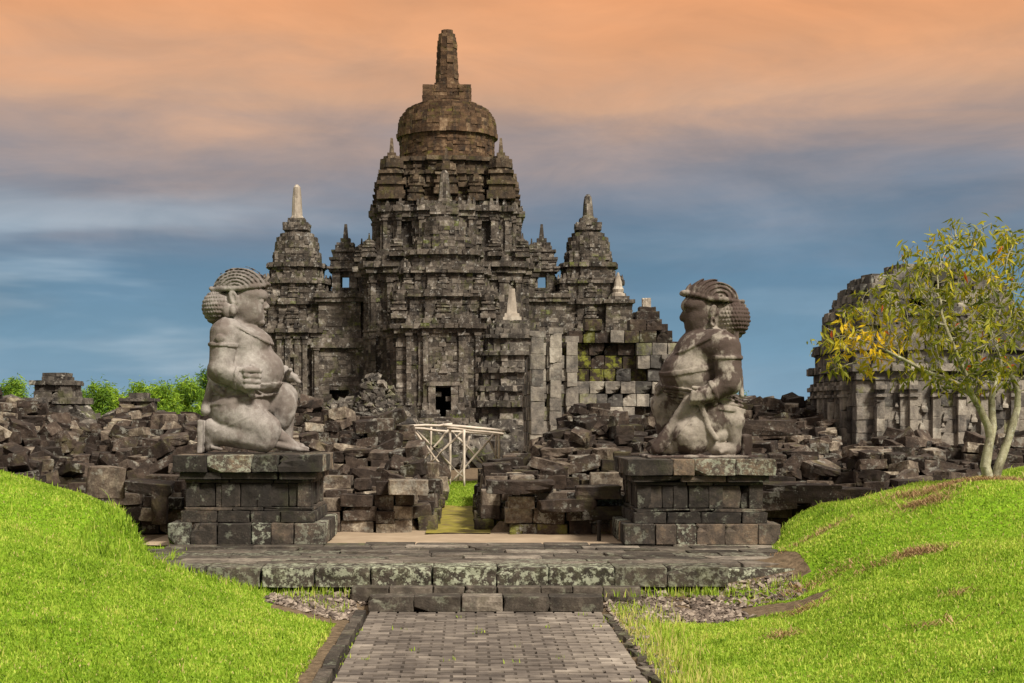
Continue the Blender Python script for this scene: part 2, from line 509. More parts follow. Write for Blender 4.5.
def lay(B, poly, cx, cy, z0, z1, depth, blen, jit=0.03, skip=None, mossf=None, tint=None, rag=0.0, top=1.0, faces_front=False):
    """one course of blocks along a polygon"""
    n = len(poly)
    hz = (z1 - z0) / 2
    for i in range(n):
        x0, y0 = poly[i]
        x1, y1 = poly[(i + 1) % n]
        L = math.hypot(x1 - x0, y1 - y0)
        if L < 0.06:
            continue
        dx, dy = (x1 - x0) / L, (y1 - y0) / L
        nx, ny = dy, -dx
        if faces_front and ny > 0.5:
            continue
        k = max(1, int(round(L / blen)))
        cuts = [0.0] + sorted(max(0.02, min(L - 0.02, (j + rnd.uniform(-.22, .22)) * L / k)) for j in range(1, k)) + [L]
        ang = math.atan2(dy, dx)
        Rm = rotz(ang)
        for a_, b_ in zip(cuts[:-1], cuts[1:]):
            if b_ - a_ < 0.03 or rnd.random() < rag:
                continue
            mid = (a_ + b_) / 2
            o = rnd.gauss(0, jit)
            px = cx + x0 + dx * mid + nx * (o - depth / 2)
            py = cy + y0 + dy * mid + ny * (o - depth / 2)
            if skip and skip(px, py, (z0 + z1) / 2):
                continue
            t_ = rnd.betavariate(1.15, 1.45) if tint is None else min(1, max(0, rnd.gauss(tint, 0.2)))
            mo = mossf(px, py, z1) if mossf else 0
            B.add((px, py, (z0 + z1) / 2), ((b_ - a_) / 2, depth / 2, hz), Rm, t_, mo, 0, top)


def stack(B, plan, cx, cy, prof, ch=0.3, depth=0.6, blen=0.55, core=None, skip=None, mossf=None, jit=0.03, rag=0.0, tint=None, corein=0.35, front=False, cmin=0.1):
    """prof: list of (z0, z1, a0, a1): plan radius runs a0->a1 in courses of height ch"""
    for (z0, z1, a0, a1) in prof:
        n = max(1, int(round((z1 - z0) / ch)))
        for k in range(n):
            za, zb = z0 + (z1 - z0) * k / n, z0 + (z1 - z0) * (k + 1) / n
            a = a0 + (a1 - a0) * ((k + .5) / n)
            lay(B, plan(a), cx, cy, za, zb, depth, blen, jit, skip, mossf, tint, rag, faces_front=front)
        if core is not None:
            pl = plan(max(cmin, min(a0, a1) - corein))
            V, Q, cap = prism(pl, z0, z1 - 0.02, 1.0, cx, cy)
            core.append((V, Q, cap))


def core_mesh(name, cores, mat, parent):
    bmV, quads, caps = [], [], []
    me = bpy.data.meshes.new(name)
    fs = []
    for V, Q, cap in cores:
        o = len(bmV)
        bmV += V
        fs += [tuple(i + o for i in q) for q in Q] + [tuple(i + o for i in cap)]
    me.from_pydata(bmV, [], fs)
    return link(name, me, mat, parent)


def spikes(B, plan, a, cx, cy, z, step, w_, h_, faces_front=False):
    """antefixes: little upright leaf-shaped stones along a cornice"""
    pl = plan(a)
    n = len(pl)
    for i in range(n):
        x0, y0 = pl[i]; x1, y1 = pl[(i + 1) % n]
        L = math.hypot(x1 - x0, y1 - y0)
        if L < w_ * 0.9:
            continue
        k = max(1, int(L / step))
        ang = math.atan2(y1 - y0, x1 - x0)
        for j in range(k):
            f = (j + .5) / k
            if rnd.random() < 0.16:
                continue
            hh = h_ * rnd.uniform(.7, 1.1)
            B.add((cx + x0 + (x1 - x0) * f, cy + y0 + (y1 - y0) * f, z + hh / 2), (w_ / 2, w_ * .3, hh / 2), rotz(ang), rnd.betavariate(1.6, 2), 0, 0, 0.35)


# ------------------------------------------------------------------ ground heights
def sst(t_):
    t_ = np.clip(t_, 0, 1)
    return t_ * t_ * (3 - 2 * t_)


def rubble_top(X, Y):
    """height (absolute) of the heaps of fallen masonry; 0 where there are none"""
    X = np.asarray(X, float); Y = np.asarray(Y, float)
    wob = 0.16 * np.sin(X * 1.9 + 0.7 * Y) + 0.13 * np.sin(X * 3.7 - 1.3 * Y + 1.0) + 0.10 * np.sin(Y * 2.3 + X)
    Z = np.zeros(np.broadcast(X, Y).shape)
    # left field
    l = 0.95 + 0.95 * sst((Y - 20.0) / 10) + 0.38 * sst((-X / Y - .27) / .05) * sst((Y - 24) / 6) - .42 * np.exp(-((-X / Y - .252) / .016) ** 2) * sst((Y - 23) / 4) + wob * 0.75
    l = np.where((X < -2.1) & (Y > 20.0) & (Y < 38), l, 0)
    l = l * np.where(Y > 33, 1 - 0.3 * sst((Y - 33) / 5), 1)
    # left of the passage: stepped wall
    c = np.where(Y < 21.3, 0.95, np.where(Y < 22.6, 1.15, np.where(Y < 24.5, 1.38, 1.62))) + wob * 0.3
    c = c + .18 * np.where((X > -1.75) & (X < -1.2) & (Y > 24), 1, 0)
    c = np.where((X >= -2.1) & (X < np.where(Y < 22, -0.68, -0.74 - 0.115 * (Y - 22))) & (Y > 20.2) & (Y < 28), c, 0)
    # right of the passage
    r = np.where(Y < 21.0, 0.95, np.where(Y < 22.6, 1.12, 1.2)) + wob * 0.22
    r = r + 0.38 * sst((X - 1.0) / 0.35) * sst((Y - 21.4) / 1.4) + 0.34 * sst((X - 1.45) / .3) * sst((Y - 23.0) / 1.2)
    r = np.where((X > 0.32 + .1 * np.clip(Y - 22, 0, 9)) & (X < 3.3) & (Y > 19.8) & (Y < 27), r, 0)
    # right of the right statue
    q = np.where(Y < 22, 0.88, 1.0) + 0.2 * sst((Y - 23) / 3) + 1.05 * sst((Y - 27) / 11) + wob * 0.55
    q = np.where((X >= 3.3) & (X < 4.9 + (Y - 20) * 0.235) & (Y > 20.0) & (Y < 40), q, 0)
    # behind the tree
    b = 0.75 + 0.62 * sst((Y - 20.0) / 3.5) * sst((X / Y - .235) / .03) + wob * 0.7
    b = np.where((X >= 4.9 + (Y - 20) * 0.235) & (X < 16) & (Y > 20.2) & (Y < 28.5), b, 0)
    return np.maximum.reduce([Z, l, c, r, q, b])


def mound_l(X, Y):
    prof = np.interp(-X, [1.30, 1.8, 2.5, 3.06, 4, 5, 6, 8, 12], [0, .14, .33, .47, .67, .93, 1.14, 1.36, 1.45])
    amp = 0.62 + 0.38 * sst((Y - 9) / 6.0)
    yb = 14.55 + 2.1 * sst((-X - 2.8) / 1.6)
    back = 1 - sst((Y - yb) / (.7 + .9 * sst((-X - 3.2) / 1.3)))
    return prof * amp * back + 0.04 * np.sin(X * 1.7 + Y * 1.1) * sst((-X - 2.6) / 2) * back


def mound_r(X, Y):
    sh = np.interp(Y, [8, 11, 13, 15, 17], [1.5, 1.2, .8, .35, .0])
    prof = np.interp(X + sh, [2.9, 3.6, 4.3, 5.4, 6.4, 8, 12], [0, .13, .50, .78, .88, .98, 1.0])
    amp = 0.55 + 0.45 * sst((Y - 9) / 7.0)
    yb = 15.6 + 2.7 * sst((X - 3.2) / .8)
    back = 1 - sst((Y - yb) / 1.4)
    return (prof * amp * back
            + (0.04 * np.sin(X * 2.1 + Y * 1.7) + 0.025 * np.sin(X * 4.3 - Y * 2.9)) * sst((X - 3.3) / 1.5) * back)


def ground_z(X, Y):
    X = np.asarray(X, float); Y = np.asarray(Y, float)
    base = 0.33 * sst((Y - 14.7) / 1.3)
    z = base + mound_l(X, Y) + mound_r(X, Y)
    z = np.where((X > -1.14) & (X < 1.36) & (Y < 14.9), -0.06, z)
    rt = rubble_top(X, Y)
    z = np.where(rt > 0.3, np.maximum(z, np.minimum(np.minimum(rt, rubble_top(X, Y - .3)) - 0.5, 1.9)), z)
    # low rise of rubble-strewn earth in front of the temple
    z = z + np.where(Y > 44, 0.6 * sst((Y - 44) / 30) * (1 - sst((Y - 140) / 60)), 0)
    return z


xs = np.concatenate([[-2500, -900, -350, -140, -70, -40], np.arange(-26, -9, 0.8), np.arange(-9, 10, 0.14), np.arange(10, 27, 0.8), [40, 70, 140, 350, 900, 2500]])
ys = np.concatenate([[-60, -20, -5, 2], np.arange(6, 21, 0.14), np.arange(21, 46, 0.35), [50, 56, 64, 74, 86, 100, 120, 150, 200, 320, 700, 1600, 4000]])
GX, GY = np.meshgrid(xs, ys, indexing='ij')
GZ = ground_z(GX, GY)
nx_, ny_ = GX.shape
I = np.arange(nx_ * ny_).reshape(nx_, ny_)
Q = np.stack([I[:-1, :-1], I[1:, :-1], I[1:, 1:], I[:-1, 1:]], -1).reshape(-1, 4)
cxq = ((GX[:-1, :-1] + GX[1:, 1:]) / 2).ravel(); cyq = ((GY[:-1, :-1] + GY[1:, 1:]) / 2).ravel()


def bare(X, Y):
    """1 where there is earth or gravel instead of grass"""
    b = np.zeros(np.broadcast(X, Y).shape)
    b = np.maximum(b, np.where((Y > 18.3) & (Y < 95), 1.0, 0))
    b = np.where((np.abs(X + 0.22) < 0.5) & (Y > 25.5) & (Y < 36), 0, b)
    b = np.maximum(b, np.where((X > -1.95) & (X < 2.9 - .5 * np.sin(Y * 3)) & (Y > 13.85) & (Y < 19), 1.0, 0))
    b = np.maximum(b, np.where((X > -3.2) & (X < 3.5) & (Y > 15.2) & (Y < 19), 1.0, 0))
    b = np.where((X < -1.9) & (Y < 15.6), 0, b)
    b = np.where((X < -3.2) & (ground_z(X, Y) > .42) & (Y < 19), 0, b)
    b = np.where((X > 3.45) & (ground_z(X, Y) > .40) & (Y < 20), 0, b)
    b = np.maximum(b, np.where((X > -1.24) & (X < 1.45) & (Y < 15), 0.9, 0))
    return b


def straw_amount(X, Y):
    s_ = np.zeros(np.broadcast(X, Y).shape)
    for (cx, cy, rx, ry, k) in ((5.5, 16.8, .8, .4, .9), (4.9, 16.0, .35, .3, .7), (4.15, 14.2, .42, .16, .95), (3.4, 14.9, .5, .2, .5), (3.0, 13.5, .3, .12, .6), (2.6, 12.4, .22, .16, .45), (3.9, 12.0, .2, .1, .4), (3.4, 11.0, .3, .1, .35), (3.75, 16.4, .3, .2, .5)):
        d = ((X - cx) / rx) ** 2 + ((Y - cy) / ry) ** 2
        s_ = np.maximum(s_, k * .72 * np.exp(-d * 1.3) * (1 + .5 * np.sin(X * 11 + Y * 7)))
    return s_


gt = np.maximum(bare(cxq, cyq), np.clip(straw_amount(cxq, cyq) * 0.8, 0, 1))
tag(link('ground', mesh_np('ground', np.stack([GX, GY, GZ], -1).reshape(-1, 3), [Q], {'tint': [gt]}, True), M['ground']), kind='structure')

# ------------------------------------------------------------------ brick path with kerb
B = Blocks('box', 0.0018)
PX0, PX1 = -1.0, 1.284
y = 7.0
row = 0
pw = (PX1 - PX0) / 12.0
while y < 14.66:
    off = 0 if row % 2 else pw / 2
    x = PX0 - off
    while x < PX1 - 0.01:
        a_, b_ = max(x, PX0), min(x + pw, PX1)
        if b_ - a_ > 0.03:
            g = 0.010
            edge = 0.45 * sst((b_ - 0.55) / 0.7) + 0.25 * sst((-a_ - 0.75) / 0.3)
            B.add(((a_ + b_) / 2, y + .05, -0.03 + rnd.gauss(0, .002)), ((b_ - a_) / 2 - g / 2 - .006, 0.043, 0.03), rotz(rnd.gauss(0, .008)),
                  min(1, max(0, rnd.gauss(0.34 + float(edge), .2))))
        x += pw
    y += 0.1
    row += 1
tag(B.build('path', M['path']), kind='structure')
me = mesh_np('path_bed', [(PX0 - .02, 6.9, -.035), (PX1 + .02, 6.9, -.035), (PX1 + .02, 14.75, -.035), (PX0 - .02, 14.75, -.035)], [[(0, 1, 2, 3)]])
tag(link('path_bed', me, M['soil']), kind='structure')
B = Blocks('worn')
y = 7.0
while y < 14.5:
    l = rnd.uniform(.28, .5)
    B.add((PX0 - .075 + rnd.gauss(0, .006), y + l / 2, -0.015), (.05, l / 2 - .008, .05), rotz(rnd.gauss(0, .02)), rnd.uniform(0, .45))
    y += l
y = 7.0
while y < 14.4:
    l = rnd.uniform(.14, .3)
    B.add((PX1 + .06 + rnd.gauss(0, .02), y + l / 2, -0.035 + rnd.gauss(0, .01)), (.045, l / 2 - .02, .05), rotz(rnd.gauss(0, .25)), rnd.uniform(0, .7), 0.1)
    y += l
tag(B.build('kerb', M['terrace']), kind='structure')

# steps
B = Blocks('worn')
x = -1.01
for wd, tn in ((.45, .25), (.46, .2), (.42, .85), (.45, .2), (.54, .15)):
    B.add((x + wd / 2, 14.87, .072), (wd / 2 - .006, .165, .074), rotz(rnd.gauss(0, .006)), tn)
    x += wd
x = -1.2
while x < 1.5:
    wd = rnd.uniform(.3, .5)
    B.add((x + wd / 2, 15.16, .135), (wd / 2 - .006, .15, .07), rotz(rnd.gauss(0, .01)), rnd.uniform(.2, .6))
    x += wd
tag(B.build('steps', M['terrace']), kind='structure')

# terrace: lichened front blocks, recessed course, flagstones
B = Blocks('worn')
x = -3.35
while x < 3.3:
    wd = rnd.uniform(.5, .68) if x < 2.2 else rnd.uniform(.7, .9)
    d = 0.0 if x < 2.55 else .25
    B.add((x + wd / 2, 15.45 + d, .285 - (0.04 if d else 0)), (wd / 2 - .006, .25, .098), rotz(rnd.gauss(0, .006)), rnd.uniform(0, .3), 0.05, rnd.choice([.95, .9, .8, .7, .35]) if x > -2.6 else .4)
    x += wd
x = -3.2
while x < 3.2:
    wd = rnd.uniform(.3, .6)
    B.add((x + wd / 2, 15.53, .12), (wd / 2 - .006, .22, .085), rotz(rnd.gauss(0, .01)), rnd.uniform(0, .4), .25, .1)
    x += wd
y = 15.66
while y < 19.3:
    dp = rnd.uniform(.24, .42)
    x = -3.9 + rnd.random() * .5
    x1 = 4.3 - (0.4 if y < 16.5 else 0)
    while x < x1:
        wd = rnd.uniform(.4, 1.0)
        B.add((x + wd / 2, y + dp / 2, .335 + rnd.gauss(0, .006)), (wd / 2 - .006, dp / 2 - .006, .045), rotz(rnd.gauss(0, .01)), min(1, max(0, rnd.gauss(.40, .3))), .25 if rnd.random() < .06 else 0, 0.4 if rnd.random() < .12 else 0)
        x += wd
    y += dp
    if y > 18.2: break
tag(B.build('terrace', M['terrace']), kind='structure')

# trodden path behind the terrace and mossy paving through the passage
def sheet(name, x0, x1, y0, y1, z, mat, nx=16, ny=10, amp=.006):
    X, Y = np.meshgrid(np.linspace(x0, x1, nx), np.linspace(y0, y1, ny), indexing='ij')
    Z = z + rng.normal(0, amp, X.shape)
    I = np.arange(nx * ny).reshape(nx, ny)
    Q = np.stack([I[:-1, :-1], I[1:, :-1], I[1:, 1:], I[:-1, 1:]], -1).reshape(-1, 4)
    return tag(link(name, mesh_np(name, np.stack([X, Y, Z], -1).reshape(-1, 3), [Q], None, True), mat), kind='structure')


sheet('earth_path', -4.0, 4.6, 18.1, 20.9, .366, M['sand'], 30, 8)
sheet('mossy_path', -.60, .26, 19.75, 26.0, .385, M['moss'], 8, 30, .004)


# ------------------------------------------------------------------ plinths
def plinth(cx, cy, label):
    root = thing('statue_plinth', (cx, cy, .38), label, 'plinth', 'stone plinths under the guardian statues')
    root.scale = (.965, 1, 1)
    sx, sy = .975, .92
    def course(name, z0, z1, hx, hy, blen, tints=None, lich=None, dep=.34, jit=.006):
        B = Blocks('worn')
        for (ax, n0, n1) in (('f', -hx, hx), ('b', -hx, hx), ('l', -hy + dep * .5, hy - dep * .5), ('r', -hy + dep * .5, hy - dep * .5)):
            x = n0
            L = n1 - n0
            k = max(1, round(L / blen))
            cuts = [n0] + sorted(n0 + (j + rnd.uniform(-.25, .25)) * L / k for j in range(1, k)) + [n1]
            for a_, b_ in zip(cuts[:-1], cuts[1:]):
                mid, hw = (a_ + b_) / 2, (b_ - a_) / 2 - .004
                tn = rnd.choice(tints) if tints else rnd.random()
                lc = rnd.choice(lich) if lich else 0
                j = rnd.gauss(0, jit)
                if ax == 'f': c, h = (mid, -hy + dep / 2 + j), (hw, dep / 2)
                elif ax == 'b': c, h = (mid, hy - dep / 2), (hw, dep / 2)
                elif ax == 'l': c, h = (-hx + dep / 2 + j, mid), (dep / 2, hw)
                else: c, h = (hx - dep / 2 + j, mid), (dep / 2, hw)
                B.add((c[0], c[1], (z0 + z1) / 2), (h[0], h[1], (z1 - z0) / 2 - .003), None, tn, 0, lc)
        B.add((0, 0, (z0 + z1) / 2), (hx - dep + .02, hy - dep + .02, (z1 - z0) / 2 - .006), None, .3)
        return B.build(name, M['plinth'], root)
    course('base_course', 0.0, .26, 1.0 * sx, sy, .33, [.55, .7, .8, .9, .3, .15, .6], [.6, .3, 0, 0, 0])
    course('lower_moulding', .26, .40, .84, .79, .45, [.1, .2, .3])
    course('lower_moulding', .40, .445, .81, .76, .5, [.1, .2, .3, .45])
    body = course('body', .445, .735, .77, .72, .30, [.02, .05, .1, .2, .35, .55])
    B = Blocks('worn')          # corner and middle pilasters on the front and sides
    for x in (-.70, -.25, .2, .70):
        B = Blocks('worn'); B.add((x, -.712, .59), (.085, .03, .143), None, rnd.uniform(.05, .4)); B.build('pilaster', M['plinth'], root)
    for y in (-.62, 0, .62):
        for s_ in (-1, 1):
            B = Blocks('worn'); B.add((s_ * .762, y, .59), (.03, .085, .143), None, rnd.uniform(.05, .4)); B.build('pilaster', M['plinth'], root)
    course('upper_moulding', .735, .78, .80, .75, .5, [.3, .5, .2])
    course('upper_moulding', .78, .865, .86, .81, .5, [.2, .3, .6, .1])
    course('cornice', .865, 1.075, .925, .87, .42, [.15, .5, .7, .8, .3, .6, .1], [.5, .1, 0, 0])
    B = Blocks('worn')
    B.add((0, 0, 1.06), (.6, .55, .02), None, .5)
    B.build('infill', M['plinth'], root)
    return root


PLX, PLY = -2.69, 18.87
plinth(-2.69, PLY, 'dark weathered stone plinth under the guardian statue that faces right')
plinth(2.77, PLY, 'dark weathered stone plinth under the guardian statue that faces left').scale = (.965, 1, .955)


# ------------------------------------------------------------------ guardian statues from a distance field
class SDF:
    def __init__(s, lo, hi, h):
        s.lo, s.h = np.array(lo), h
        ax = [np.arange(lo[i], hi[i], h) for i in range(3)]
        s.X, s.Y, s.Z = (a.astype(np.float32) for a in np.meshgrid(*ax, indexing='ij'))
        s.d = np.full(s.X.shape, 9.0, dtype=np.float32)
        s.rs = 1.0

    def ell(s, c, r, tilt=0.0):
        r = [q * s.rs for q in r]
        x, y, z = s.X - c[0], s.Y - c[1], s.Z - c[2]
        if tilt:
            ct, st = math.cos(tilt), math.sin(tilt)
            x, z = x * ct + z * st, -x * st + z * ct
        k0 = np.sqrt((x / r[0]) ** 2 + (y / r[1]) ** 2 + (z / r[2]) ** 2)
        k1 = np.sqrt((x / r[0] ** 2) ** 2 + (y / r[1] ** 2) ** 2 + (z / r[2] ** 2) ** 2) + 1e-6
        return k0 * (k0 - 1) / k1

    def cap(s, a, b, ra, rb):
        a, b = np.array(a, float), np.array(b, float)
        ba = b - a
        px, py, pz = s.X - a[0], s.Y - a[1], s.Z - a[2]
        h = np.clip((px * ba[0] + py * ba[1] + pz * ba[2]) / ba.dot(ba), 0, 1)
        return np.sqrt((px - h * ba[0]) ** 2 + (py - h * ba[1]) ** 2 + (pz - h * ba[2]) ** 2) - s.rs * (ra + (rb - ra) * h)

    def box(s, c, hsz, r=.02):
        q = [np.abs(g - c[i]) - hsz[i] + r for i, g in enumerate((s.X, s.Y, s.Z))]
        return np.sqrt(sum(np.maximum(a, 0) ** 2 for a in q)) + np.minimum(np.maximum(np.maximum(q[0], q[1]), q[2]), 0) - r

    def add(s, d, k=.04):
        h = np.clip(.5 + .5 * (s.d - d) / k, 0, 1)
        s.d = s.d * (1 - h) + d * h - k * h * (1 - h)

    def sub(s, d, k=.015):
        d = -d
        h = np.clip(.5 - .5 * (s.d - d) / k, 0, 1)
        s.d = s.d * (1 - h) + d * h + k * h * (1 - h)

    def band(s, base, c, n, wd, th, rad=9.0, k=.008):
        """raised band: a shell of a shape between two planes"""
        n = np.array(n, float); n /= np.linalg.norm(n)
        pl = np.abs((s.X - c[0]) * n[0] + (s.Y - c[1]) * n[1] + (s.Z - c[2]) * n[2]) - wd
        e = np.maximum(base - th, pl)
        if rad < 9:
            e = np.maximum(e, np.sqrt((s.X - c[0]) ** 2 + (s.Y - c[1]) ** 2 + (s.Z - c[2]) ** 2) - rad)
        s.add(e, k)

    def weather(s, a1=.0032, a2=.0042):
        for amp, k in ((a1, 2), (a2, 7)):
            n_ = rng.normal(0, 1, s.d.shape).astype(np.float32)
            for ax in range(3):
                for _ in range(2):
                    c_ = np.cumsum(n_, axis=ax)
                    n_ = (np.roll(c_, -k, ax) - np.roll(c_, k, ax)) / (2 * k)
                    n_ -= n_.mean()
            s.d += np.clip(n_ / (n_[10:-10, 10:-10, 10:-10].std() + 1e-9), -2.5, 2.5) * amp * .6

    def mesh(s, name):
        s.weather()
        D = s.d
        sg = D < 0
        nx, ny, nz = D.shape
        cnt = np.zeros((nx - 1, ny - 1, nz - 1), np.float32)
        P = np.zeros((nx - 1, ny - 1, nz - 1, 3), np.float32)
        offs = [(0, 0), (0, 1), (1, 0), (1, 1)]
        for ax in range(3):
            for (a, b) in offs:
                o0 = [0, 0, 0]; o0[(ax + 1) % 3] = a; o0[(ax + 2) % 3] = b
                o1 = list(o0); o1[ax] = 1
                sl = lambda o: tuple(slice(o[i], o[i] + (nx - 1, ny - 1, nz - 1)[i]) for i in range(3))
                d0, d1 = D[sl(o0)], D[sl(o1)]
                m_ = (d0 < 0) != (d1 < 0)
                tt = np.where(m_, d0 / np.where(d0 - d1 == 0, 1, d0 - d1), 0)
                cnt += m_
                for i in range(3):
                    P[..., i] += m_ * (o0[i] + (tt if i == ax else 0))
        act = cnt > 0
        idx = np.full(cnt.shape, -1, np.int64)
        idx[act] = np.arange(act.sum())
        ii = np.argwhere(act)
        V = (ii + P[act] / cnt[act][:, None]) * s.h + s.lo
        quads = []
        for ax in range(3):
            u, v = (ax + 1) % 3, (ax + 2) % 3
            sl0 = [slice(1, -1)] * 3; sl1 = [slice(1, -1)] * 3
            sl0[ax] = slice(0, -1); sl1[ax] = slice(1, None)
            a, b = sg[tuple(sl0)], sg[tuple(sl1)]
            e = np.argwhere(a != b)
            fl = a[tuple(e.T)]
            base = e.copy()
            base[:, u] += 1; base[:, v] += 1
            def cell(du, dv):
                q = base.copy(); q[:, u] += du; q[:, v] += dv
                return idx[tuple(q.T)]
            q = np.stack([cell(-1, -1), cell(0, -1), cell(0, 0), cell(-1, 0)], 1)
            q[~fl] = q[~fl][:, ::-1]
            quads.append(q)
        Qd = np.concatenate(quads)
        Qd = Qd[(Qd >= 0).all(1)]
        return V, Qd


def curls(S, c, r, per, amp):
    """rows of snail curls over a hair mass"""
    x, y, z = S.X - c[0], S.Y - c[1], S.Z - c[2]
    az = np.arctan2(y / r[1], x / r[0]) * max(r[0], r[1])
    rowp = z / per
    sh = (np.floor(rowp) % 2) * .5
    u = az / per + sh
    du, dv = u - np.floor(u) - .5, rowp - np.floor(rowp) - .5
    return amp * np.clip(1 - (du ** 2 + dv ** 2) * 5.0, -0.4, 1)


def guardian_left():
    px = lambda x, y, w_=0.0: ((x - 252) * .0126, w_, (455 - y) * .0126)
    S = SDF((-.72, -.68, -.03), (.86, .62, 2.46), .0125)
    # trunk
    S.d = S.ell(px(243, 375), (.46, .43, .42))
    S.add(S.ell(px(252, 372), (.42, .40, .34)), .08)          # belly
    S.add(S.ell(px(243, 345), (.35, .40, .28)), .1)            # chest
    S.add(S.cap(px(232, 335, -.34), px(232, 335, .34), .19, .19), .08)
    S.add(S.ell(px(262, 342, -.16), (.13, .15, .12)), .05)     # breast
    S.add(S.ell(px(262, 342, .16), (.13, .15, .12)), .05)
    S.add(S.cap(px(236, 330), px(243, 310), .17, .15), .04)
    hips = S.ell(px(238, 408), (.42, .44, .30))
    S.add(hips, .08)
    S.sub(S.cap(px(281, 377), px(300, 377), .015, .04), .02)   # navel
    trunk = S.d.copy()
    # waist cloth and belt
    S.band(trunk, px(240, 392), (-.12, 0, 1), .035, .022)
    S.band(trunk, px(240, 402), (-.16, 0, 1), .018, .035)
    # near leg kneeling: thigh forward, shank and foot behind
    S.add(S.cap(px(238, 415, -.22), px(268, 432, -.28), .29, .22), .06)
    S.add(S.cap(px(226, 436, -.30), px(268, 441, -.30), .165, .175), .03)
    S.add(S.cap(px(218, 432, -.31), px(216, 447, -.31), .12, .075), .03)
    S.add(S.cap(px(214, 428, -.31), px(213, 450, -.31), .085, .06), .02)
    for k in range(5):
        S.add(S.cap(px(217, 450, -.40 + .045 * k), px(226 - 1.2 * k, 451.5, -.41 + .05 * k), .030, .026), .012)
    S.add(S.box(px(205.5, 439, -.25), (.035, .22, .21)), .01)  # prop slab behind
    # far leg raised, foot flat
    S.add(S.cap(px(246, 412, .22), px(281, 398, .32), .26, .19), .06)
    S.add(S.cap(px(281, 397, .32), px(282, 440, .32), .18, .11), .04)
    S.add(S.cap(px(280, 447, .32), px(300, 451, .32), .09, .055), .03)
    S.add(S.ell(px(284, 412, .18), (.15, .12, .27), -.25), .04)
    for k in range(5):
        S.add(S.cap(px(298, 451, .22 + .05 * k), px(306, 452.5, .21 + .05 * k), .035, .028), .012)
    # cloth tail over the ground
    S.add(S.cap(px(278, 436, -.10), px(300, 450, -.12), .10, .045), .04)
    S.add(S.cap(px(276, 447, -.14), px(312, 453.5, -.18), .055, .02), .02)
    # sash hanging at the back
    S.add(S.cap(px(214, 385, -.22), px(209, 413, -.34), .05, .06), .02)
    S.add(S.cap(px(214, 385, -.22), px(228, 396, -.42), .045, .03), .02)
    S.band(S.d.copy(), px(250, 421, -.3), (-.45, 0, 1), .008, .005, .45)
        # near arm
    up = S.cap(px(229, 336, -.41), px(227, 372, -.50), .18, .15)
    S.add(up, .035)
    fo = S.cap(px(226, 373, -.49), px(247, 382, -.50), .155, .12)
    S.add(fo, .05)
    S.band(up, px(227, 347, -.45), (.05, 0, 1), .022, .022, .30)
    S.add(S.ell(px(227, 341, -.61), (.06, .025, .06)), .01)
    S.band(fo, px(243, 380, -.5), (1, 0, -.2), .022, .02, .26)
    S.add(S.ell(px(254, 383, -.48), (.135, .12, .16)), .03)     # palm
    for k in range(4):                                         # four fingers curled over the club end
        zz = 373 + 5.4 * k
        S.add(S.cap(px(253, zz, -.595), px(266.5 - .6 * k, zz + .5, -.56), .036, .033), .008)
        S.add(S.cap(px(266.5 - .6 * k, zz + .5, -.56), px(264, zz + .8, -.45), .033, .028), .008)
    S.add(S.cap(px(248, 373, -.56), px(261, 370.5, -.54), .042, .032), .012)   # thumb
    S.add(S.cap(px(259, 369, -.50), px(258, 396, -.50), .04, .045), .008)
    # far arm, hand on the knee
    S.add(S.cap(px(234, 335, .38), px(262, 368, .50), .17, .13), .04)
    fa = S.cap(px(262, 368, .50), px(284, 376, .40), .125, .10)
    S.add(fa, .04)
    S.add(S.ell(px(289, 378, .36), (.10, .12, .065)), .02)
    for k in range(4):
        S.add(S.cap(px(290, 376, .27 + .055 * k), px(297, 382.5, .26 + .055 * k), .033, .027), .008)
    S.add(S.cap(px(286, 374, .26), px(290, 370.5, .18), .035, .028), .01)
    S.band(fa, px(281, 375, .41), (1, 0, -.3), .03, .02, .24)
    # snake cord over the belly
    S.band(trunk, px(246, 360), (.75, -.25, .55), .014, .02, .62)
    # head
    p0_ = px
    px = lambda x, y, w_=0.0: p0_(243 + (x - 243) * 1.04, 303 + (y - 300) * 1.02, w_ * 1.1)
    S.rs = 1.1
    S.add(S.ell(px(246, 302), (.225, .20, .245)), .05)
    S.add(S.ell(px(250, 292), (.215, .20, .13)), .03)
    S.add(S.ell(px(252, 313), (.15, .16, .12)), .05)            # jaw
    S.add(S.ell(px(254, 305, -.09), (.10, .08, .10)), .04)
    S.add(S.ell(px(254, 305, .09), (.10, .08, .10)), .04)
    S.add(S.cap(px(262.5, 297), px(266, 303), .022, .040), .015)   # nose
    S.add(S.ell(px(265.3, 304.5, -.033), (.024, .022, .018)), .008)
    S.add(S.ell(px(265.3, 304.5, .033), (.024, .022, .018)), .008)
    for sgn in (-1, 1):
        S.sub(S.ell(px(262.5, 298, sgn * .085), (.040, .055, .030)), .015)
        S.add(S.ell(px(260.8, 298, sgn * .085), (.046, .050, .038)), .005)   # bulging eye
        S.add(S.cap(px(264, 294, sgn * .02), px(258.5, 291.5, sgn * .15), .018, .014), .012)
        S.add(S.cap(px(264.5, 308.5, sgn * .015), px(256, 306, sgn * .17), .024, .013), .006)  # moustache
        # ear with a long lobe and ring
        S.add(S.ell(px(236, 295, sgn * .21), (.055, .035, .09), .2), .01)
        S.sub(S.ell(px(237, 296, sgn * .245), (.028, .03, .055), .2), .01)
        S.add(S.ell(px(235.5, 308, sgn * .225), (.045, .05, .065)), .01)
        S.add(S.ell(px(230, 308, sgn * .22), (.06, .045, .085)), .01)
    S.add(S.cap(px(262, 311.5, -.05), px(262, 311.5, .05), .020, .020), .01)
    S.add(S.cap(px(261, 315, -.04), px(261, 315, .04), .022, .022), .01)
    S.sub(S.cap(px(265.5, 313.2, -.045), px(265.5, 313.2, .045), .007, .007), .006)
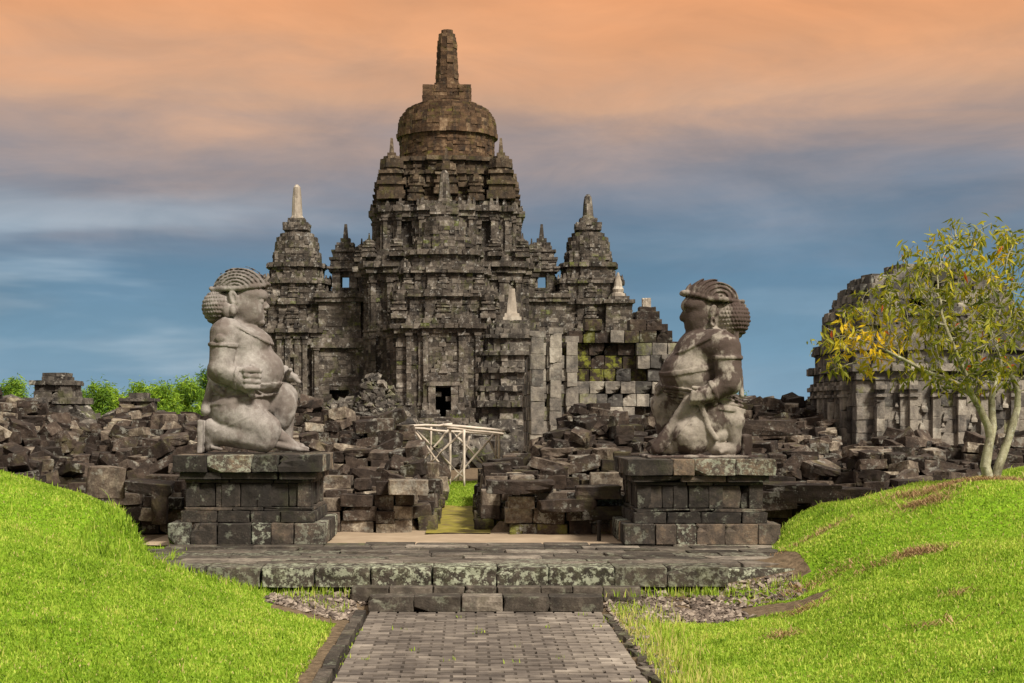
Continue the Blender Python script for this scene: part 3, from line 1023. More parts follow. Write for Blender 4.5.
    S.add(S.ell(px(259.5, 318.5), (.065, .08, .050)), .012)
    # hair: dome with concentric ringlets, band, bun
    dome = S.ell(px(241, 284), (.315, .225, .235), .06)
    dome = np.maximum(dome, -(S.Z - px(0, 286)[2] - .02 * 0 - (S.X - px(240, 0)[0]) * .10))
    cx_, cz_ = px(238, 284)[0], px(0, 288)[2]
    rr = np.sqrt((S.X - cx_) ** 2 + (S.Z - cz_) ** 2 * 1.5)
    th = np.arctan2(S.Z - cz_, S.X - cx_)
    ring = np.cos(rr / .052 * 2 * math.pi) * .014 * (1 - .35 * np.cos(th * 26 + np.floor(rr / .052) * 2))
    S.add(dome - ring, .012)
    bc, br = px(219, 304), (.18, .27, .205)
    bun = S.ell(bc, br)
    S.add(bun - curls(S, bc, br, .052, .016), .012)
    S.add(S.cap(px(221, 304), px(240, 300), .2, .19), .04)
    for sgn in (-1, 1):
        pts = [px(215, 286.5, sgn * .10), px(226, 286.5, sgn * .19), px(242, 286, sgn * .215), px(256, 283.5, sgn * .17), px(266, 281.5, sgn * .05)]
        for p0, p1 in zip(pts[:-1], pts[1:]):
            S.add(S.cap(p0, p1, .031, .029), .008)
    S.add(S.cap(px(213, 285.5, -.1), px(213, 285.5, .1), .028, .028), .008)
    S.add(S.cap(px(268, 280.5, -.06), px(268, 280.5, .06), .026, .026), .008)
    # necklace
    S.rs = 1.0
    S.band(trunk, px(244, 325), (.55, 0, 1), .016, .016, .5)
    S.add(S.box(px(252, 456.2), (.66, .50, .02)), .01)
    return S


def guardian_right():
    px = lambda x, y, w_=0.0: ((x - 702) * .0126, w_, (458 - y) * .0126)
    S = SDF((-.80, -.68, -.03), (.66, .62, 2.36), .0125)
    S.d = S.ell(px(697, 376), (.45, .43, .40))
    S.add(S.ell(px(688, 377), (.36, .40, .31)), .08)
    S.add(S.ell(px(704, 350), (.36, .42, .28)), .1)
    S.add(S.cap(px(714, 347, -.33), px(714, 347, .33), .21, .21), .09)
    S.add(S.ell(px(687, 352, -.16), (.13, .15, .12)), .05)
    S.add(S.ell(px(687, 352, .16), (.13, .15, .12)), .05)
    S.add(S.cap(px(710, 345), px(704, 325), .19, .17), .06)
    S.add(S.ell(px(716, 412), (.33, .44, .25)), .08)
    trunk = S.d.copy()
    S.band(trunk, px(712, 396), (.14, 0, 1), .014, .022)
    S.band(trunk, px(712, 400), (.14, 0, 1), .014, .026)
    S.band(trunk, px(712, 404), (.14, 0, 1), .014, .026)
    S.band(trunk, px(712, 409), (.16, 0, 1), .030, .045)
    # near leg: thigh forward and down, knee on the ground, foot on its toes behind
    S.add(S.cap(px(714, 418, -.2), px(684, 438, -.26), .27, .24), .06)
    S.add(S.cap(px(682, 442, -.26), px(668, 449, -.26), .20, .10), .04)
    S.add(S.cap(px(722, 420, -.24), px(729, 424, -.30), .19, .15), .04)
    S.add(S.cap(px(716, 438, -.33), px(690, 447, -.30), .10, .14), .03)
    S.add(S.cap(px(729, 432, -.31), px(731, 450, -.31), .115, .085), .02)
    S.add(S.cap(px(706, 436, -.36), px(709, 450, -.37), .075, .065), .02)
    S.add(S.cap(px(709, 451, -.36), px(728, 452, -.34), .07, .085), .02)
    for k in range(5):
        S.add(S.cap(px(722 - 1.0 * k, 452, -.40 + .05 * k), px(715 - .6 * k, 454.5, -.43 + .05 * k), .034, .028), .01)
    S.add(S.box(px(743.5, 448, -.05), (.065, .28, .135)), .01)
    # far leg raised
    S.add(S.cap(px(704, 418, .22), px(668, 408, .34), .26, .19), .06)
    S.add(S.cap(px(668, 407, .34), px(669, 447, .34), .18, .10), .04)
    S.add(S.cap(px(670, 452, .32), px(652, 454, .32), .08, .05), .03)
    # club leaning down to the ground in front, draped
    S.add(S.cap(px(686, 404, -.30), px(652, 452, -.26), .09, .075), .03)
    S.add(S.cap(px(690, 414, -.22), px(660, 452, -.18), .17, .085), .05)
    S.add(S.cap(px(682, 420, -.10), px(650, 454, -.14), .10, .05), .03)
    S.band(S.d.copy(), px(672, 438, -.2), (.75, 0, -.62), .007, .014, .5)
    # sashes on the near hip
    S.add(S.ell(px(708, 418, -.45), (.10, .03, .125)), .01)
    S.add(S.ell(px(709, 406, -.485), (.032, .022, .032)), .006)
    for a_, b_ in (((695, 405), (698, 418)), ((698, 418), (702, 430)), ((702, 430), (710, 441))):
        S.add(S.cap(px(*a_, -.47), px(*b_, -.48), .038, .034), .01)
    # near arm
    up = S.cap(px(721, 350, -.39), px(723, 384, -.49), .19, .155)
    S.add(up, .035)
    fo = S.cap(px(723, 386, -.49), px(700, 397, -.50), .150, .11)
    S.add(fo, .05)
    S.band(up, px(722, 360, -.42), (0, 0, 1), .022, .022, .30)
    S.band(fo, px(707, 394, -.5), (1, 0, .4), .022, .018, .26)
    S.add(S.ell(px(692, 399, -.45), (.12, .13, .085)), .02)
    for k in range(4):
        x_ = 684.5 + 3.9 * k
        S.add(S.cap(px(x_ + 1.5, 395, -.555), px(x_, 402, -.56), .030, .030), .007)
        S.add(S.cap(px(x_, 402, -.56), px(x_ - .3, 406, -.49), .030, .026), .007)
    S.add(S.cap(px(697, 392, -.52), px(687, 390, -.50), .036, .028), .01)
    # far arm
    S.add(S.cap(px(714, 350, .38), px(690, 378, .50), .17, .13), .04)
    fa = S.cap(px(690, 378, .50), px(668, 386, .38), .125, .10)
    S.add(fa, .04)
    S.add(S.ell(px(664, 389, .34), (.10, .12, .075)), .02)
    for k in range(4):
        S.add(S.cap(px(664, 388, .25 + .055 * k), px(658.5, 395, .25 + .055 * k), .032, .027), .007)
    # cord and necklace
    S.band(trunk, px(704, 366), (-.2, -.1, 1), .03, .018, .6)
    S.band(trunk, px(706, 339), (-.5, 0, 1), .018, .018, .5)
    S.add(S.cap(px(734, 336, -.20), px(736, 372, -.34), .035, .03), .01)
    S.add(S.cap(px(736, 372, -.34), px(737, 398, -.38), .03, .03), .01)
    # head
    p0_ = px
    px = lambda x, y, w_=0.0: p0_(706 + (x - 706) * 1.04, 314 + (y - 312) * 1.02, w_ * 1.1)
    S.rs = 1.1
    S.add(S.ell(px(703, 314), (.225, .20, .24)), .05)
    S.add(S.ell(px(699, 303), (.215, .20, .13)), .03)
    S.add(S.ell(px(698, 324), (.15, .16, .11)), .05)
    S.add(S.cap(px(686, 307), px(683.4, 315), .026, .050), .012)
    for sgn in (-1, 1):
        S.add(S.ell(px(695, 317, sgn * .09), (.10, .08, .095)), .04)
        S.sub(S.ell(px(686.5, 308, sgn * .085), (.040, .055, .030)), .015)
        S.add(S.ell(px(688.4, 308, sgn * .085), (.040, .044, .034)), .006)
        S.add(S.cap(px(685, 304, sgn * .02), px(690.5, 301.5, sgn * .15), .018, .014), .012)
        S.add(S.ell(px(684.8, 316.5, sgn * .033), (.024, .022, .018)), .008)
        S.add(S.cap(px(685.5, 320, sgn * .015), px(694, 316.5, sgn * .17), .019, .011), .008)
        S.add(S.ell(px(710, 310, sgn * .21), (.05, .035, .08), -.2), .01)
        S.add(S.ell(px(709.5, 321, sgn * .235), (.040, .04, .065)), .008)
        S.sub(S.ell(px(709.5, 321, sgn * .27), (.018, .03, .035)), .008)
    S.add(S.cap(px(688, 323.5, -.05), px(688, 323.5, .05), .020, .020), .01)
    S.add(S.cap(px(689, 326.5, -.04), px(689, 326.5, .04), .022, .022), .01)
    S.add(S.ell(px(691.5, 329.5), (.055, .07, .04)), .02)
    dome = S.ell(px(711, 296), (.325, .225, .225), -.14)
    dome = np.maximum(dome, -(S.Z - px(0, 298)[2] + (S.X - px(711, 0)[0]) * .18))
    cx_, cz_ = px(717, 0)[0], px(0, 298)[2]
    rr = np.sqrt((S.X - cx_) ** 2 + (S.Z - cz_) ** 2 * 1.3)
    ring = np.cos(rr / .062 * 2 * math.pi) * .016
    S.add(dome - ring, .012)
    bc, br = px(731, 317), (.205, .27, .235)
    S.add(S.ell(bc, br) - curls(S, bc, br, .052, .016), .012)
    S.add(S.cap(px(728, 314), px(708, 310), .19, .19), .04)
    for sgn in (-1, 1):
        pts = [px(684, 290.5, sgn * .06), px(694, 293.5, sgn * .17), px(707, 297.5, sgn * .215), px(722, 298.5, sgn * .225), px(738, 300, sgn * .11)]
        for p0, p1 in zip(pts[:-1], pts[1:]):
            S.add(S.cap(p0, p1, .03, .028), .008)
    S.add(S.cap(px(683, 290.5, -.07), px(683, 290.5, .07), .032, .032), .008)
    S.add(S.cap(px(740, 300, -.12), px(740, 300, .12), .03, .03), .008)
    S.rs = 1.0
    S.add(S.box(p0_(697, 459.5), (.70, .50, .02)), .01)
    return S


def place_statue(S, x, label, mat, zp=.38 + 1.078, hs=1):
    V, Qd = S.mesh('guardian_statue')
    V *= .972
    fc = V[Qd].mean(1)
    hair = (fc[:, 2] > 2.06) | ((fc[:, 2] > 1.55) & (fc[:, 0] * hs < -.30))
    V[:, 2] -= V[:, 2].min()
    o = link('guardian_statue', mesh_np('guardian_statue', V, [Qd], {'tint': [np.where(hair, -.42, 0.0)]}, True), mat, None, (x, PLY, zp))
    return tag(o, label, 'statue', 'stone guardian statues kneeling on plinths')


sl = place_statue(guardian_left(), (252 - 471) * 18.9 / 1500, 'pale stone guardian statue with curled hair kneeling to face right, fist before its belly', M['statue'])
sl['tint'] = .50
sr = place_statue(guardian_right(), (702 - 471) * 18.9 / 1500, 'dark stained stone guardian statue with patterned hair bun kneeling to face left', M['statue_dark'], .38 + 1.03, -1)
sr['tint'] = .5


# ------------------------------------------------------------------ the main temple
TCX, TCY = -1.75, 110.0
temple = thing('temple', (TCX, TCY, .4), 'huge dark grey stepped stone temple crowned by a brown dome and blunt spire', 'temple')
TC = Vector((TCX, TCY, .4))


def fin(o, root):
    """parent a mesh that was built in world coordinates, keeping it in place"""
    o.parent = root
    o.matrix_parent_inverse = Matrix.Translation(-Vector(root.location))
    return o


def tmoss(x, y, z):
    return 0.55 if rnd.random() < .06 else 0.0


def pilasters(B, plan, a, cx, cy, z0, z1, w_=.34, out=.13, caps=True, minL=.9, tint=None, gap=None):
    pl = plan(a)
    n = len(pl)
    for i in range(n):
        x0, y0 = pl[i]; x1, y1 = pl[(i + 1) % n]
        L = math.hypot(x1 - x0, y1 - y0)
        if L < minL or (y1 - y0 == 0 and y0 > 0):
            continue
        dx, dy = (x1 - x0) / L, (y1 - y0) / L
        nx, ny = dy, -dx
        Rm = rotz(math.atan2(dy, dx))
        pos_ = [w_ / 2, L - w_ / 2]
        if L > 2.0:
            pos_ += [L * .5 - L * .16, L * .5 + L * .16]
        for s_ in pos_:
            px, py = cx + x0 + dx * s_ + nx * out / 2, cy + y0 + dy * s_ + ny * out / 2
            if gap and gap(px, py):
                continue
            nz = max(1, int((z1 - z0) / .5))
            for k in range(nz):
                za, zb = z0 + (z1 - z0) * k / nz, z0 + (z1 - z0) * (k + 1) / nz
                B.add((px, py, (za + zb) / 2), (w_ / 2, out / 2 + .05, (zb - za) / 2 * .98), Rm, rnd.betavariate(1.8, 1.8) if tint is None else tint)
            if caps:
                B.add((px, py, z1 - .08), (w_ / 2 + .07, out / 2 + .12, .08), Rm, .5)
                B.add((px, py, z0 + .08), (w_ / 2 + .07, out / 2 + .12, .08), Rm, .5)
        # a niche panel: dark slab frame between the pilasters
        if L > 1.6 and not (gap and gap(cx + (x0 + x1) / 2, cy + (y0 + y1) / 2)):
            zc = z0 + (z1 - z0) * .46
            hh = min(.9, (z1 - z0) * .26)
            cxp, cyp = cx + (x0 + x1) / 2 + nx * .07, cy + (y0 + y1) / 2 + ny * .07
            for s_ in (-1, 1):
                B.add((cxp + dx * s_ * L * .1, cyp + dy * s_ * L * .1, zc), (.07, .12, hh), Rm, .6)
            B.add((cxp, cyp, zc + hh + .1), (L * .1 + .14, .15, .1), Rm, .7)
            B.add((cxp, cyp, zc + hh + .32), (L * .1, .12, .14), Rm, .6, 0, 0, .3)
            B.add((cxp, cyp, zc - hh - .08), (L * .1 + .12, .15, .08), Rm, .5)


def mini_stupa_mesh(name, r, h):
    """square stepped base, bell and spike, as small coursed stones"""
    B = Blocks('box', .009)
    z = 0
    for k, (f, hh) in enumerate(((1.0, .13), (.86, .1), (1.0, .06), (.74, .12), (.88, .05))):
        lay(B, square(r * f), 0, 0, z * h, (z + hh) * h, r * .8, .45, .01)
        B.add((0, 0, (z + hh / 2) * h), (r * f * .7, r * f * .7, hh * h / 2 * .95))
        z += hh
    for f, hh in ((.80, .05), (.90, .07), (.86, .07), (.62, .05)):
        lay(B, octagon(r * f, 8), 0, 0, z * h, (z + hh) * h, r * .5, .4, .01)
        B.add((0, 0, (z + hh / 2) * h), (r * f * .5, r * f * .5, hh * h / 2))
        z += hh
    B.add((0, 0, (z + .03) * h), (r * .3, r * .3, .03 * h)); z += .06
    B.add((0, 0, (z + (1 - z) / 2) * h), (r * .16, r * .16, (1 - z) * h / 2), None, None, 0, 0, .5)
    return B.mesh(name)


def put_stupas(spots, r, h, parent, mat='temple', name='corner_stupa'):
    me = mini_stupa_mesh(name, r, h)
    me.materials.append(M[mat])
    for i, (x, y, z) in enumerate(spots):
        o = bpy.data.objects.new(name, me)
        COL.objects.link(o)
        o.matrix_world = Matrix.Translation((x, y, z)) @ Matrix.Rotation(0, 4, 'Z')
        fin(o, parent)
        o.location = (x, y, z)


def rounded(B, cx, cy, prof, n=16, depth=.6, ch=.3, blen=.6, core=None):
    stack(B, lambda a: octagon(a, n), cx, cy, prof, ch, depth, blen, core, None, tmoss, .025, corein=.3)


# plinth of the temple and its front stair
B = Blocks('box', .011); core = []
crux = [(14.4, -7), (14.4, 7), (-14.4, 7), (-14.4, -7)]
def crux_plan(k):
    return [(14.0 + k, -6.6 - k), (14.0 + k, 6.6 + k), (-14.2 - k, 6.6 + k), (-14.2 - k, -6.6 - k), (-4.7 - k, -6.6 - k), (-4.7 - k, -16.2 - k), (4.7 + k, -16.2 - k), (4.7 + k, -6.6 - k)]
stack(B, crux_plan, TCX, TCY, [(.2, .7, .7, .6), (.7, 1.0, .45, .45), (1.0, 1.6, .2, .2), (1.6, 1.9, .5, .5)], .25, .6, .6, core, None, tmoss, cmin=-9)
stack(B, lambda k: [(14.0 + k, -6.6 - k), (14.0 + k, 6.6 + k), (-14.2 - k, 6.6 + k), (-14.2 - k, -6.6 - k)], TCX, TCY, [(1.9, 2.3, .3, .2), (2.3, 2.5, .4, .4)], .2, .6, .6, core, None, tmoss, cmin=-9)
for k in range(9):
    z = .35 + k * .18
    yy = TCY - 16.4 - (9 - k) * .36
    for j in range(6):
        B.add((TCX - 1.35 + j * .54, yy, z), (.265, .30, .10))
for s_ in (-1, 1):
    for k in range(6):
        B.add((TCX + s_ * 1.95, TCY - 16.6 - k * .55, 1.1 - k * .13), (.28, .27, .85 - k * .12), None, .7)
fin(B.build('temple_base', M['temple']), temple)
fin(core_mesh('base_core', core, M['temple'], None), temple)

# central tower
B = Blocks('box', .011); core = []
def niche_c(x, y, z):
    ax, ay = abs(x - TCX), abs(y - TCY)
    if 13.75 < z < 15.7:
        for u, v in ((ax, ay), (ay, ax)):
            if v > 4.0 and (2.55 < u < 3.45 or u < .5):
                return True
    return False
stack(B, redent, TCX, TCY, [(2.5, 3.3, 6.9, 6.6), (3.3, 3.6, 6.75, 6.75), (3.6, 7.6, 6.15, 6.15), (7.6, 7.9, 6.3, 6.35), (7.9, 11.5, 6.15, 6.15), (11.5, 12.0, 6.3, 6.35), (12.0, 12.4, 6.5, 6.6), (12.4, 12.8, 6.75, 6.75), (12.8, 13.2, 6.45, 6.4)],
      .3, .8, .6, core, None, tmoss, .045)
pilasters(B, redent, 6.15, TCX, TCY, 7.95, 11.5)
pilasters(B, redent, 6.15, TCX, TCY, 3.6, 7.6)
spikes(B, redent, 6.5, TCX, TCY, 12.8, .62, .42, .62)
fin(B.build('central_tower_wall', M['temple']), temple)
B = Blocks('box', .011)
stack(B, redent, TCX, TCY, [(13.2, 13.6, 5.75, 5.6), (13.6, 16.0, 5.2, 5.2), (16.0, 16.4, 5.35, 5.4), (16.4, 16.8, 5.55, 5.65), (16.8, 17.1, 5.3, 5.2)], .27, .8, .55, core, niche_c, tmoss, .045, corein=.42)
pilasters(B, redent, 5.2, TCX, TCY, 13.6, 15.95, .28, .14)
spikes(B, redent, 5.45, TCX, TCY, 16.8, .6, .36, .55)
fin(B.build('upper_storey', M['temple']), temple)
B = Blocks('box', .011)
stack(B, redent, TCX, TCY, [(17.1, 17.5, 4.75, 4.6), (17.5, 18.2, 4.15, 4.15), (18.2, 18.5, 4.35, 4.4), (18.5, 19.2, 3.85, 3.85), (19.2, 19.45, 4.0, 4.0), (19.45, 20.2, 3.6, 3.6), (20.2, 20.5, 3.85, 3.85)], .24, .8, .5, core, None, tmoss, .04)
spikes(B, redent, 4.4, TCX, TCY, 18.5, .6, .3, .42)
fin(B.build('dome_base', M['temple_mid']), temple)
fin(core_mesh('tower_core', core, M['temple'], None), temple)
C4 = lambda d, z: [(TCX + sx * d, TCY + sy * d, z) for sx in (-1, 1) for sy in (-1, 1)]
put_stupas(C4(3.86, 17.3), 1.0, 4.4, temple, 'temple_mid')
put_stupas([(TCX + sx * 4.7, TCY + sy * 2.3, 17.1) for sx in (-1, 1) for sy in (-1, 1)] + [(TCX + sx * 2.1, TCY + sy * 4.7, 17.1) for sx in (-1, 1) for sy in (-1, 1)], .58, 2.6, temple, 'temple_mid')
put_stupas([(TCX + 4.4, TCY, 17.6), (TCX - 4.4, TCY, 17.6), (TCX, TCY - 4.4, 17.6), (TCX, TCY + 4.4, 17.6)], .85, 3.3, temple, 'temple_mid')
put_stupas([(TCX + sx * 5.35, TCY - 5.35, 13.1) for sx in (-1, 1)] + [(TCX + sx * 3.4, TCY - 6.0, 13.1) for sx in (-1, 1)] + [(TCX + sx * 6.1, TCY - 2.2, 13.1) for sx in (-1, 1)], .5, 1.7, temple)
B = Blocks('box', .011); core = []
rounded(B, TCX, TCY, [(20.5, 20.7, 3.7, 3.7), (20.7, 22.3, 3.5, 3.5), (22.3, 22.6, 3.72, 3.72), (22.6, 23.2, 3.64, 3.62), (23.2, 23.7, 3.6, 3.52), (23.7, 24.1, 3.48, 3.28), (24.1, 24.4, 3.2, 2.95), (24.4, 24.6, 2.85, 2.6), (24.6, 24.8, 2.5, 2.1)], 24, .7, .24, .55, core)
dome = fin(B.build('dome', M['temple_warm']), temple)
fin(core_mesh('dome_core', core, M['temple_warm'], None), temple)
B = Blocks('box', .009)
stack(B, square, TCX, TCY, [(24.7, 25.98, 1.74, 1.74)], .25, .8, .45)
B.add((TCX, TCY, 25.35), (1.3, 1.3, .65))
rounded(B, TCX, TCY, [(25.95, 26.2, 1.2, 1.1), (26.2, 26.4, .98, .94), (26.4, 29.5, .88, .72), (29.5, 30.0, .70, .60), (30.0, 30.3, .52, .36)], 10, .5, .27, .4)
B.add((TCX, TCY, 28.2), (.3, .3, 2.05))
fin(B.build('spire', M['temple_warm']), temple)


def chamber(cx, cy, a, zb, zw, name, door=False, pale=False, sc=1.0, tipz=19.0, open_=None):
    """a side chamber: walls, cornice, stepped roof, bell and finial"""
    B = Blocks('box', .011); core = []
    k = a / 3.0
    skip = None
    if door:
        skip = lambda x, y, z: abs(x - cx) < .74 and y < cy - 1 and z < 3.98
    lay_core = None if door else core
    pr = [(zb, zb + .5, a * 1.12, a * 1.1), (zb + .5, zb + .8, a * 1.05, a * 1.05), (zb + .8, zw, a, a)]
    stack(B, redent, cx, cy, pr, .28, 1.2 if door else .7, .5, lay_core, skip, tmoss, .04)
    if door:
        stack(B, redent, cx, cy, [(zw, zw + .25, a * 1.03, a * 1.03)], .25, 1.2, .5, core, None, tmoss)
        gap = lambda x, y: abs(x - cx) < .95 and y < cy
        pilasters(B, redent, a, cx, cy, zb + .8, zw, .3, .13, True, .8, None, gap)
    else:
        pilasters(B, redent, a, cx, cy, zb + .8, zw, .3, .13)
    H = zw
    fin(B.build(name + '_wall', M['temple']), temple)
    B = Blocks('box', .011)
    r = stack
    prof = [(H, H + .3, a * 1.04, a * 1.05), (H + .3, H + .6, a * 1.1, a * 1.14), (H + .6, H + .95, a * 1.03, a * 1.0)]
    z = H + .95
    T = 14.0 if not door else 13.6
    st_ = (T - z)
    tiers = [(.0, .26, .93), (.26, .34, 1.0), (.34, .55, .80), (.55, .62, .87), (.62, .78, .66), (.78, .84, .73), (.84, 1.0, .58)]
    for f0, f1, f in tiers:
        prof.append((z + st_ * f0, z + st_ * f1, a * f, a * f * .98))
    stack(B, redent, cx, cy, prof, .24, .7, .45, core, None, tmoss, .04)
    spikes(B, redent, a * 1.08, cx, cy, H + .6, .55, .36, .5)
    spikes(B, redent, a * .96, cx, cy, z + st_ * .34, .55, .32, .42)
    spikes(B, redent, a * .83, cx, cy, z + st_ * .62, .5, .28, .36)
    roof = fin(B.build(name + '_roof', M['temple']), temple)
    fin(core_mesh(name + '_core', core, M['temple'], None), temple)
    put_stupas([(cx + sx * a * .80, cy + sy * a * .80, z + st_ * .0) for sx in (-1, 1) for sy in (-1, 1)], .48, 2.3, temple)
    put_stupas([(cx + sx * a * .9, cy, z + st_ * .02) for sx in (-1, 1)] + [(cx, cy - a * .9, z)], .5, 1.7, temple)
    put_stupas([(cx + sx * a * .64, cy + sy * a * .64, z + st_ * .36) for sx in (-1, 1) for sy in (-1, 1)] + [(cx + sx * a * .74, cy, z + st_ * .36) for sx in (-1, 1)] + [(cx, cy - a * .74, z + st_ * .36)], .36, 1.5, temple)
    B = Blocks('box', .009); core2 = []
    rb = 1.62
    rounded(B, cx, cy, [(T, T + .75, rb, rb), (T + .75, T + 1.1, rb * .97, rb * .88), (T + 1.1, T + 1.4, rb * .84, rb * .68), (T + 1.4, T + 1.6, rb * .6, rb * .5)], 14, .5, .25, .42, core2)
    stack(B, square, cx, cy, [(T + 1.6, T + 2.15, .92, .9), (T + 2.15, T + 2.5, .62, .6)], .2, .5, .4)
    B.add((cx, cy, T + 2.0), (.55, .55, .45))
    fin(B.build(name + '_bell', M['temple']), temple)
    fin(core_mesh(name + '_bell_core', core2, M['temple'], None), temple)
    me = lathe_mesh('finial', [(.50, 0), (.46, .15), (.40, .2), (.34, (tipz - T - 2.5) * .6), (.27, tipz - T - 2.7), (.12, tipz - T - 2.5)], 10, .02)
    o = link('finial', me, M['pale'] if pale else M['temple'])
    o.location = (cx, cy, T + 2.5)
    fin(o, temple)
    if pale:
        tag(o, 'pale restored finial')
    else:
        o['tint'] = .1
    return roof


LX, RX = (297 - 471) * 110 / 1500, (588 - 471) * 110 / 1500
chamber(LX, TCY, 2.95, 2.5, 7.7, 'side_chamber', pale=True, tipz=19.0)
chamber(RX, TCY, 2.95, 2.5, 7.7, 'side_chamber', pale=False, tipz=18.3)
chamber(TCX, TCY - 11.3, 3.55, 1.9, 7.3, 'entrance_chamber', door=True, tipz=18.2)
# entrance: frame, lintel and relief above, threshold
B = Blocks('box', .012)
fy = TCY - 11.3 - 3.55
for s_ in (-1, 1):
    for k in range(4):
        B.add((TCX + s_ * .72, fy - .08, 2.15 + k * .5), (.22, .24, .245), None, .8)
B.add((TCX, fy - .10, 4.08), (1.05, .26, .13), None, .85)
B.add((TCX, fy - .05, 4.38), (1.2, .22, .15), None, .4)
for k, (w_, z) in enumerate(((1.0, 4.65), (.8, 4.92), (.6, 5.18), (.4, 5.44), (.2, 5.68))):
    for s_ in (-1, 0, 1):
        B.add((TCX + s_ * w_ * .66, fy - .08 + abs(s_) * .03, z), (w_ / 3, .16, .125), None, rnd.uniform(.3, .9))
B.add((TCX, fy - .22, 5.1), (.28, .14, .36), None, .75, 0, 0, .3)
B.add((TCX, fy + .3, 1.93), (.6, .8, .05), None, .6)
fin(B.build('doorway', M['temple']), temple)
# stone wings linking the chambers, with their lantern turrets
for s_, gx in ((-1, (343 - 471) * 110 / 1500), (1, (543 - 471) * 110 / 1500)):
    B = Blocks('box', .011); core = []
    pl = lambda a, g=0: [(1.75 + a, -3.1 - a), (1.75 + a, 3.1 + a), (-1.75 - a, 3.1 + a), (-1.75 - a, -3.1 - a)]
    dk = lambda x, y, z: abs(x - gx) < .42 and y < TCY and 2.6 < z < 4.0
    stack(B, pl, gx, TCY, [(2.5, 3.0, .35, .3), (3.0, 6.9, 0, 0), (6.9, 7.3, .25, .3), (7.3, 7.6, .1, .1), (7.6, 10.2, -.25, -.25), (10.2, 10.5, -.05, 0), (10.5, 10.8, .1, .1)], .3, .7, .6, core, dk, tmoss, .02, tint=.5, corein=1.0, cmin=-9)
    pilasters(B, pl, 0, gx, TCY, 3.0, 6.9, .3, .13, True, .9, None, lambda x, y: abs(x - gx) < .6)
    fin(B.build('wing_wall', M['temple']), temple)
    fin(core_mesh('wing_core', core, M['temple'], None), temple)
    B = Blocks('box', .009)
    tx, ty, tz = gx + .2, TCY, 10.8
    if s_ > 0:
        tx = gx - .1
    stack(B, square, tx, ty, [(tz, tz + .3, 1.15, 1.1), (tz + .3, tz + .55, .95, .95)], .15, .9, .4)
    B.add((tx, ty, tz + .3), (.8, .8, .28))
    for sx in (-1, 1):
        for sy in (-1, 1):
            for k in range(3):
                B.add((tx + sx * .62, ty + sy * .62, tz + .55 + .2 + k * .4), (.30, .30, .2))
    for k in range(3):
        B.add((tx, ty - .5, tz + .75 + k * .4), (.36, .12, .2)) if k == 2 else None
    prof = [(1.75, 1.95, 1.0, 1.05), (1.95, 2.1, 1.12, 1.12), (2.1, 2.6, .92, .92), (2.6, 2.78, 1.0, 1.0), (2.78, 3.2, .78, .78), (3.2, 3.35, .88, .88), (3.35, 3.9, .62, .55)]
    stack(B, square, tx, ty, [(tz + a_, tz + b_, c_ * 1.12, d_ * 1.12) for a_, b_, c_, d_ in prof], .18, .5, .35)
    B.add((tx, ty, tz + 2.8), (.55, .55, 1.0))
    for sx in (-1, 1):
        for sy in (-1, 1):
            B.add((tx + sx * .85, ty + sy * .85, tz + 2.3), (.14, .14, .3), None, None, 0, 0, .3)
            B.add((tx + sx * .65, ty + sy * .65, tz + 2.9), (.1, .1, .25), None, None, 0, 0, .3)
    B.add((tx, ty, tz + 4.05), (.36, .36, .2))
    B.add((tx, ty, tz + 4.75), (.2, .2, .56), None, .2, 0, 0, .45)
    fin(B.build('turret', M['temple']), temple)
# pale restored pinnacle on the right chamber
o = link('finial', lathe_mesh('finial', [(.52, 0), (.5, .25), (.36, .3), (.42, .55), (.3, .75), (.26, 1.1), (.14, 1.5), (.08, 1.75)], 12, .01), M['pale'])
o.location = ((618 - 471) * 107.5 / 1500, 107.5, 1.9 + (418 - 297) * 107.5 / 1500)
fin(o, temple)
o['label'] = 'small white restored finial'
B = Blocks('box', .011)
ox, oy, oz = o.location
stack(B, square, ox, oy, [(7.9, oz - .5, 1.0, .9), (oz - .5, oz - .25, 1.1, 1.1), (oz - .25, oz, .8, .7)], .25, .9, .5)
fin(B.build('corner_pier', M['temple']), temple)


# ------------------------------------------------------------------ small shrines
def keep(root, *objs):
    for o in objs:
        fin(o, root)


# shrine with a pale obelisk, in front of the temple
sx_, sy_ = (512 - 471) * 62 / 1500, 62.0
s1 = thing('shrine', (sx_, sy_, .5), 'stepped dark stone shrine topped by a pale pointed pinnacle, right of the temple door', 'shrine', 'small shrines round the temple')
B = Blocks('box', .014); core = []
win = lambda x, y, z: abs(x - sx_ + .25) < .42 and y < sy_ and .75 < z < 1.38
stack(B, redent, sx_, sy_, [(.3, .7, 1.75, 1.7), (.7, 1.4, 1.5, 1.5), (1.4, 1.6, 1.72, 1.72), (1.6, 2.35, 1.5, 1.48), (2.35, 2.6, 1.65, 1.72), (2.6, 3.0, 1.42, 1.42), (3.0, 3.2, 1.58, 1.58), (3.2, 3.75, 1.36, 1.34), (3.75, 3.95, 1.5, 1.5),
                            (3.95, 4.45, 1.26, 1.24), (4.45, 4.62, 1.42, 1.42), (4.62, 5.15, 1.2, 1.16), (5.15, 5.3, 1.3, 1.3), (5.3, 5.75, 1.1, 1.0), (5.75, 5.9, .8, .7)], .22, .55, .34, core, win, lambda x, y, z: .35 if rnd.random() < .09 else 0, .03, corein=.75)
spikes(B, redent, 1.6, sx_, sy_, 2.6, .45, .26, .3)
spikes(B, redent, 1.45, sx_, sy_, 3.95, .45, .24, .28)
keep(s1, B.build('tiered_body', M['dark_shrine']), core_mesh('core', core, M['ruin'], None))
B = Blocks('box', .008)
B.add((sx_, sy_, 5.98), (.38, .38, .09), None, .8); B.add((sx_, sy_, 6.14), (.30, .30, .07), None, .6)
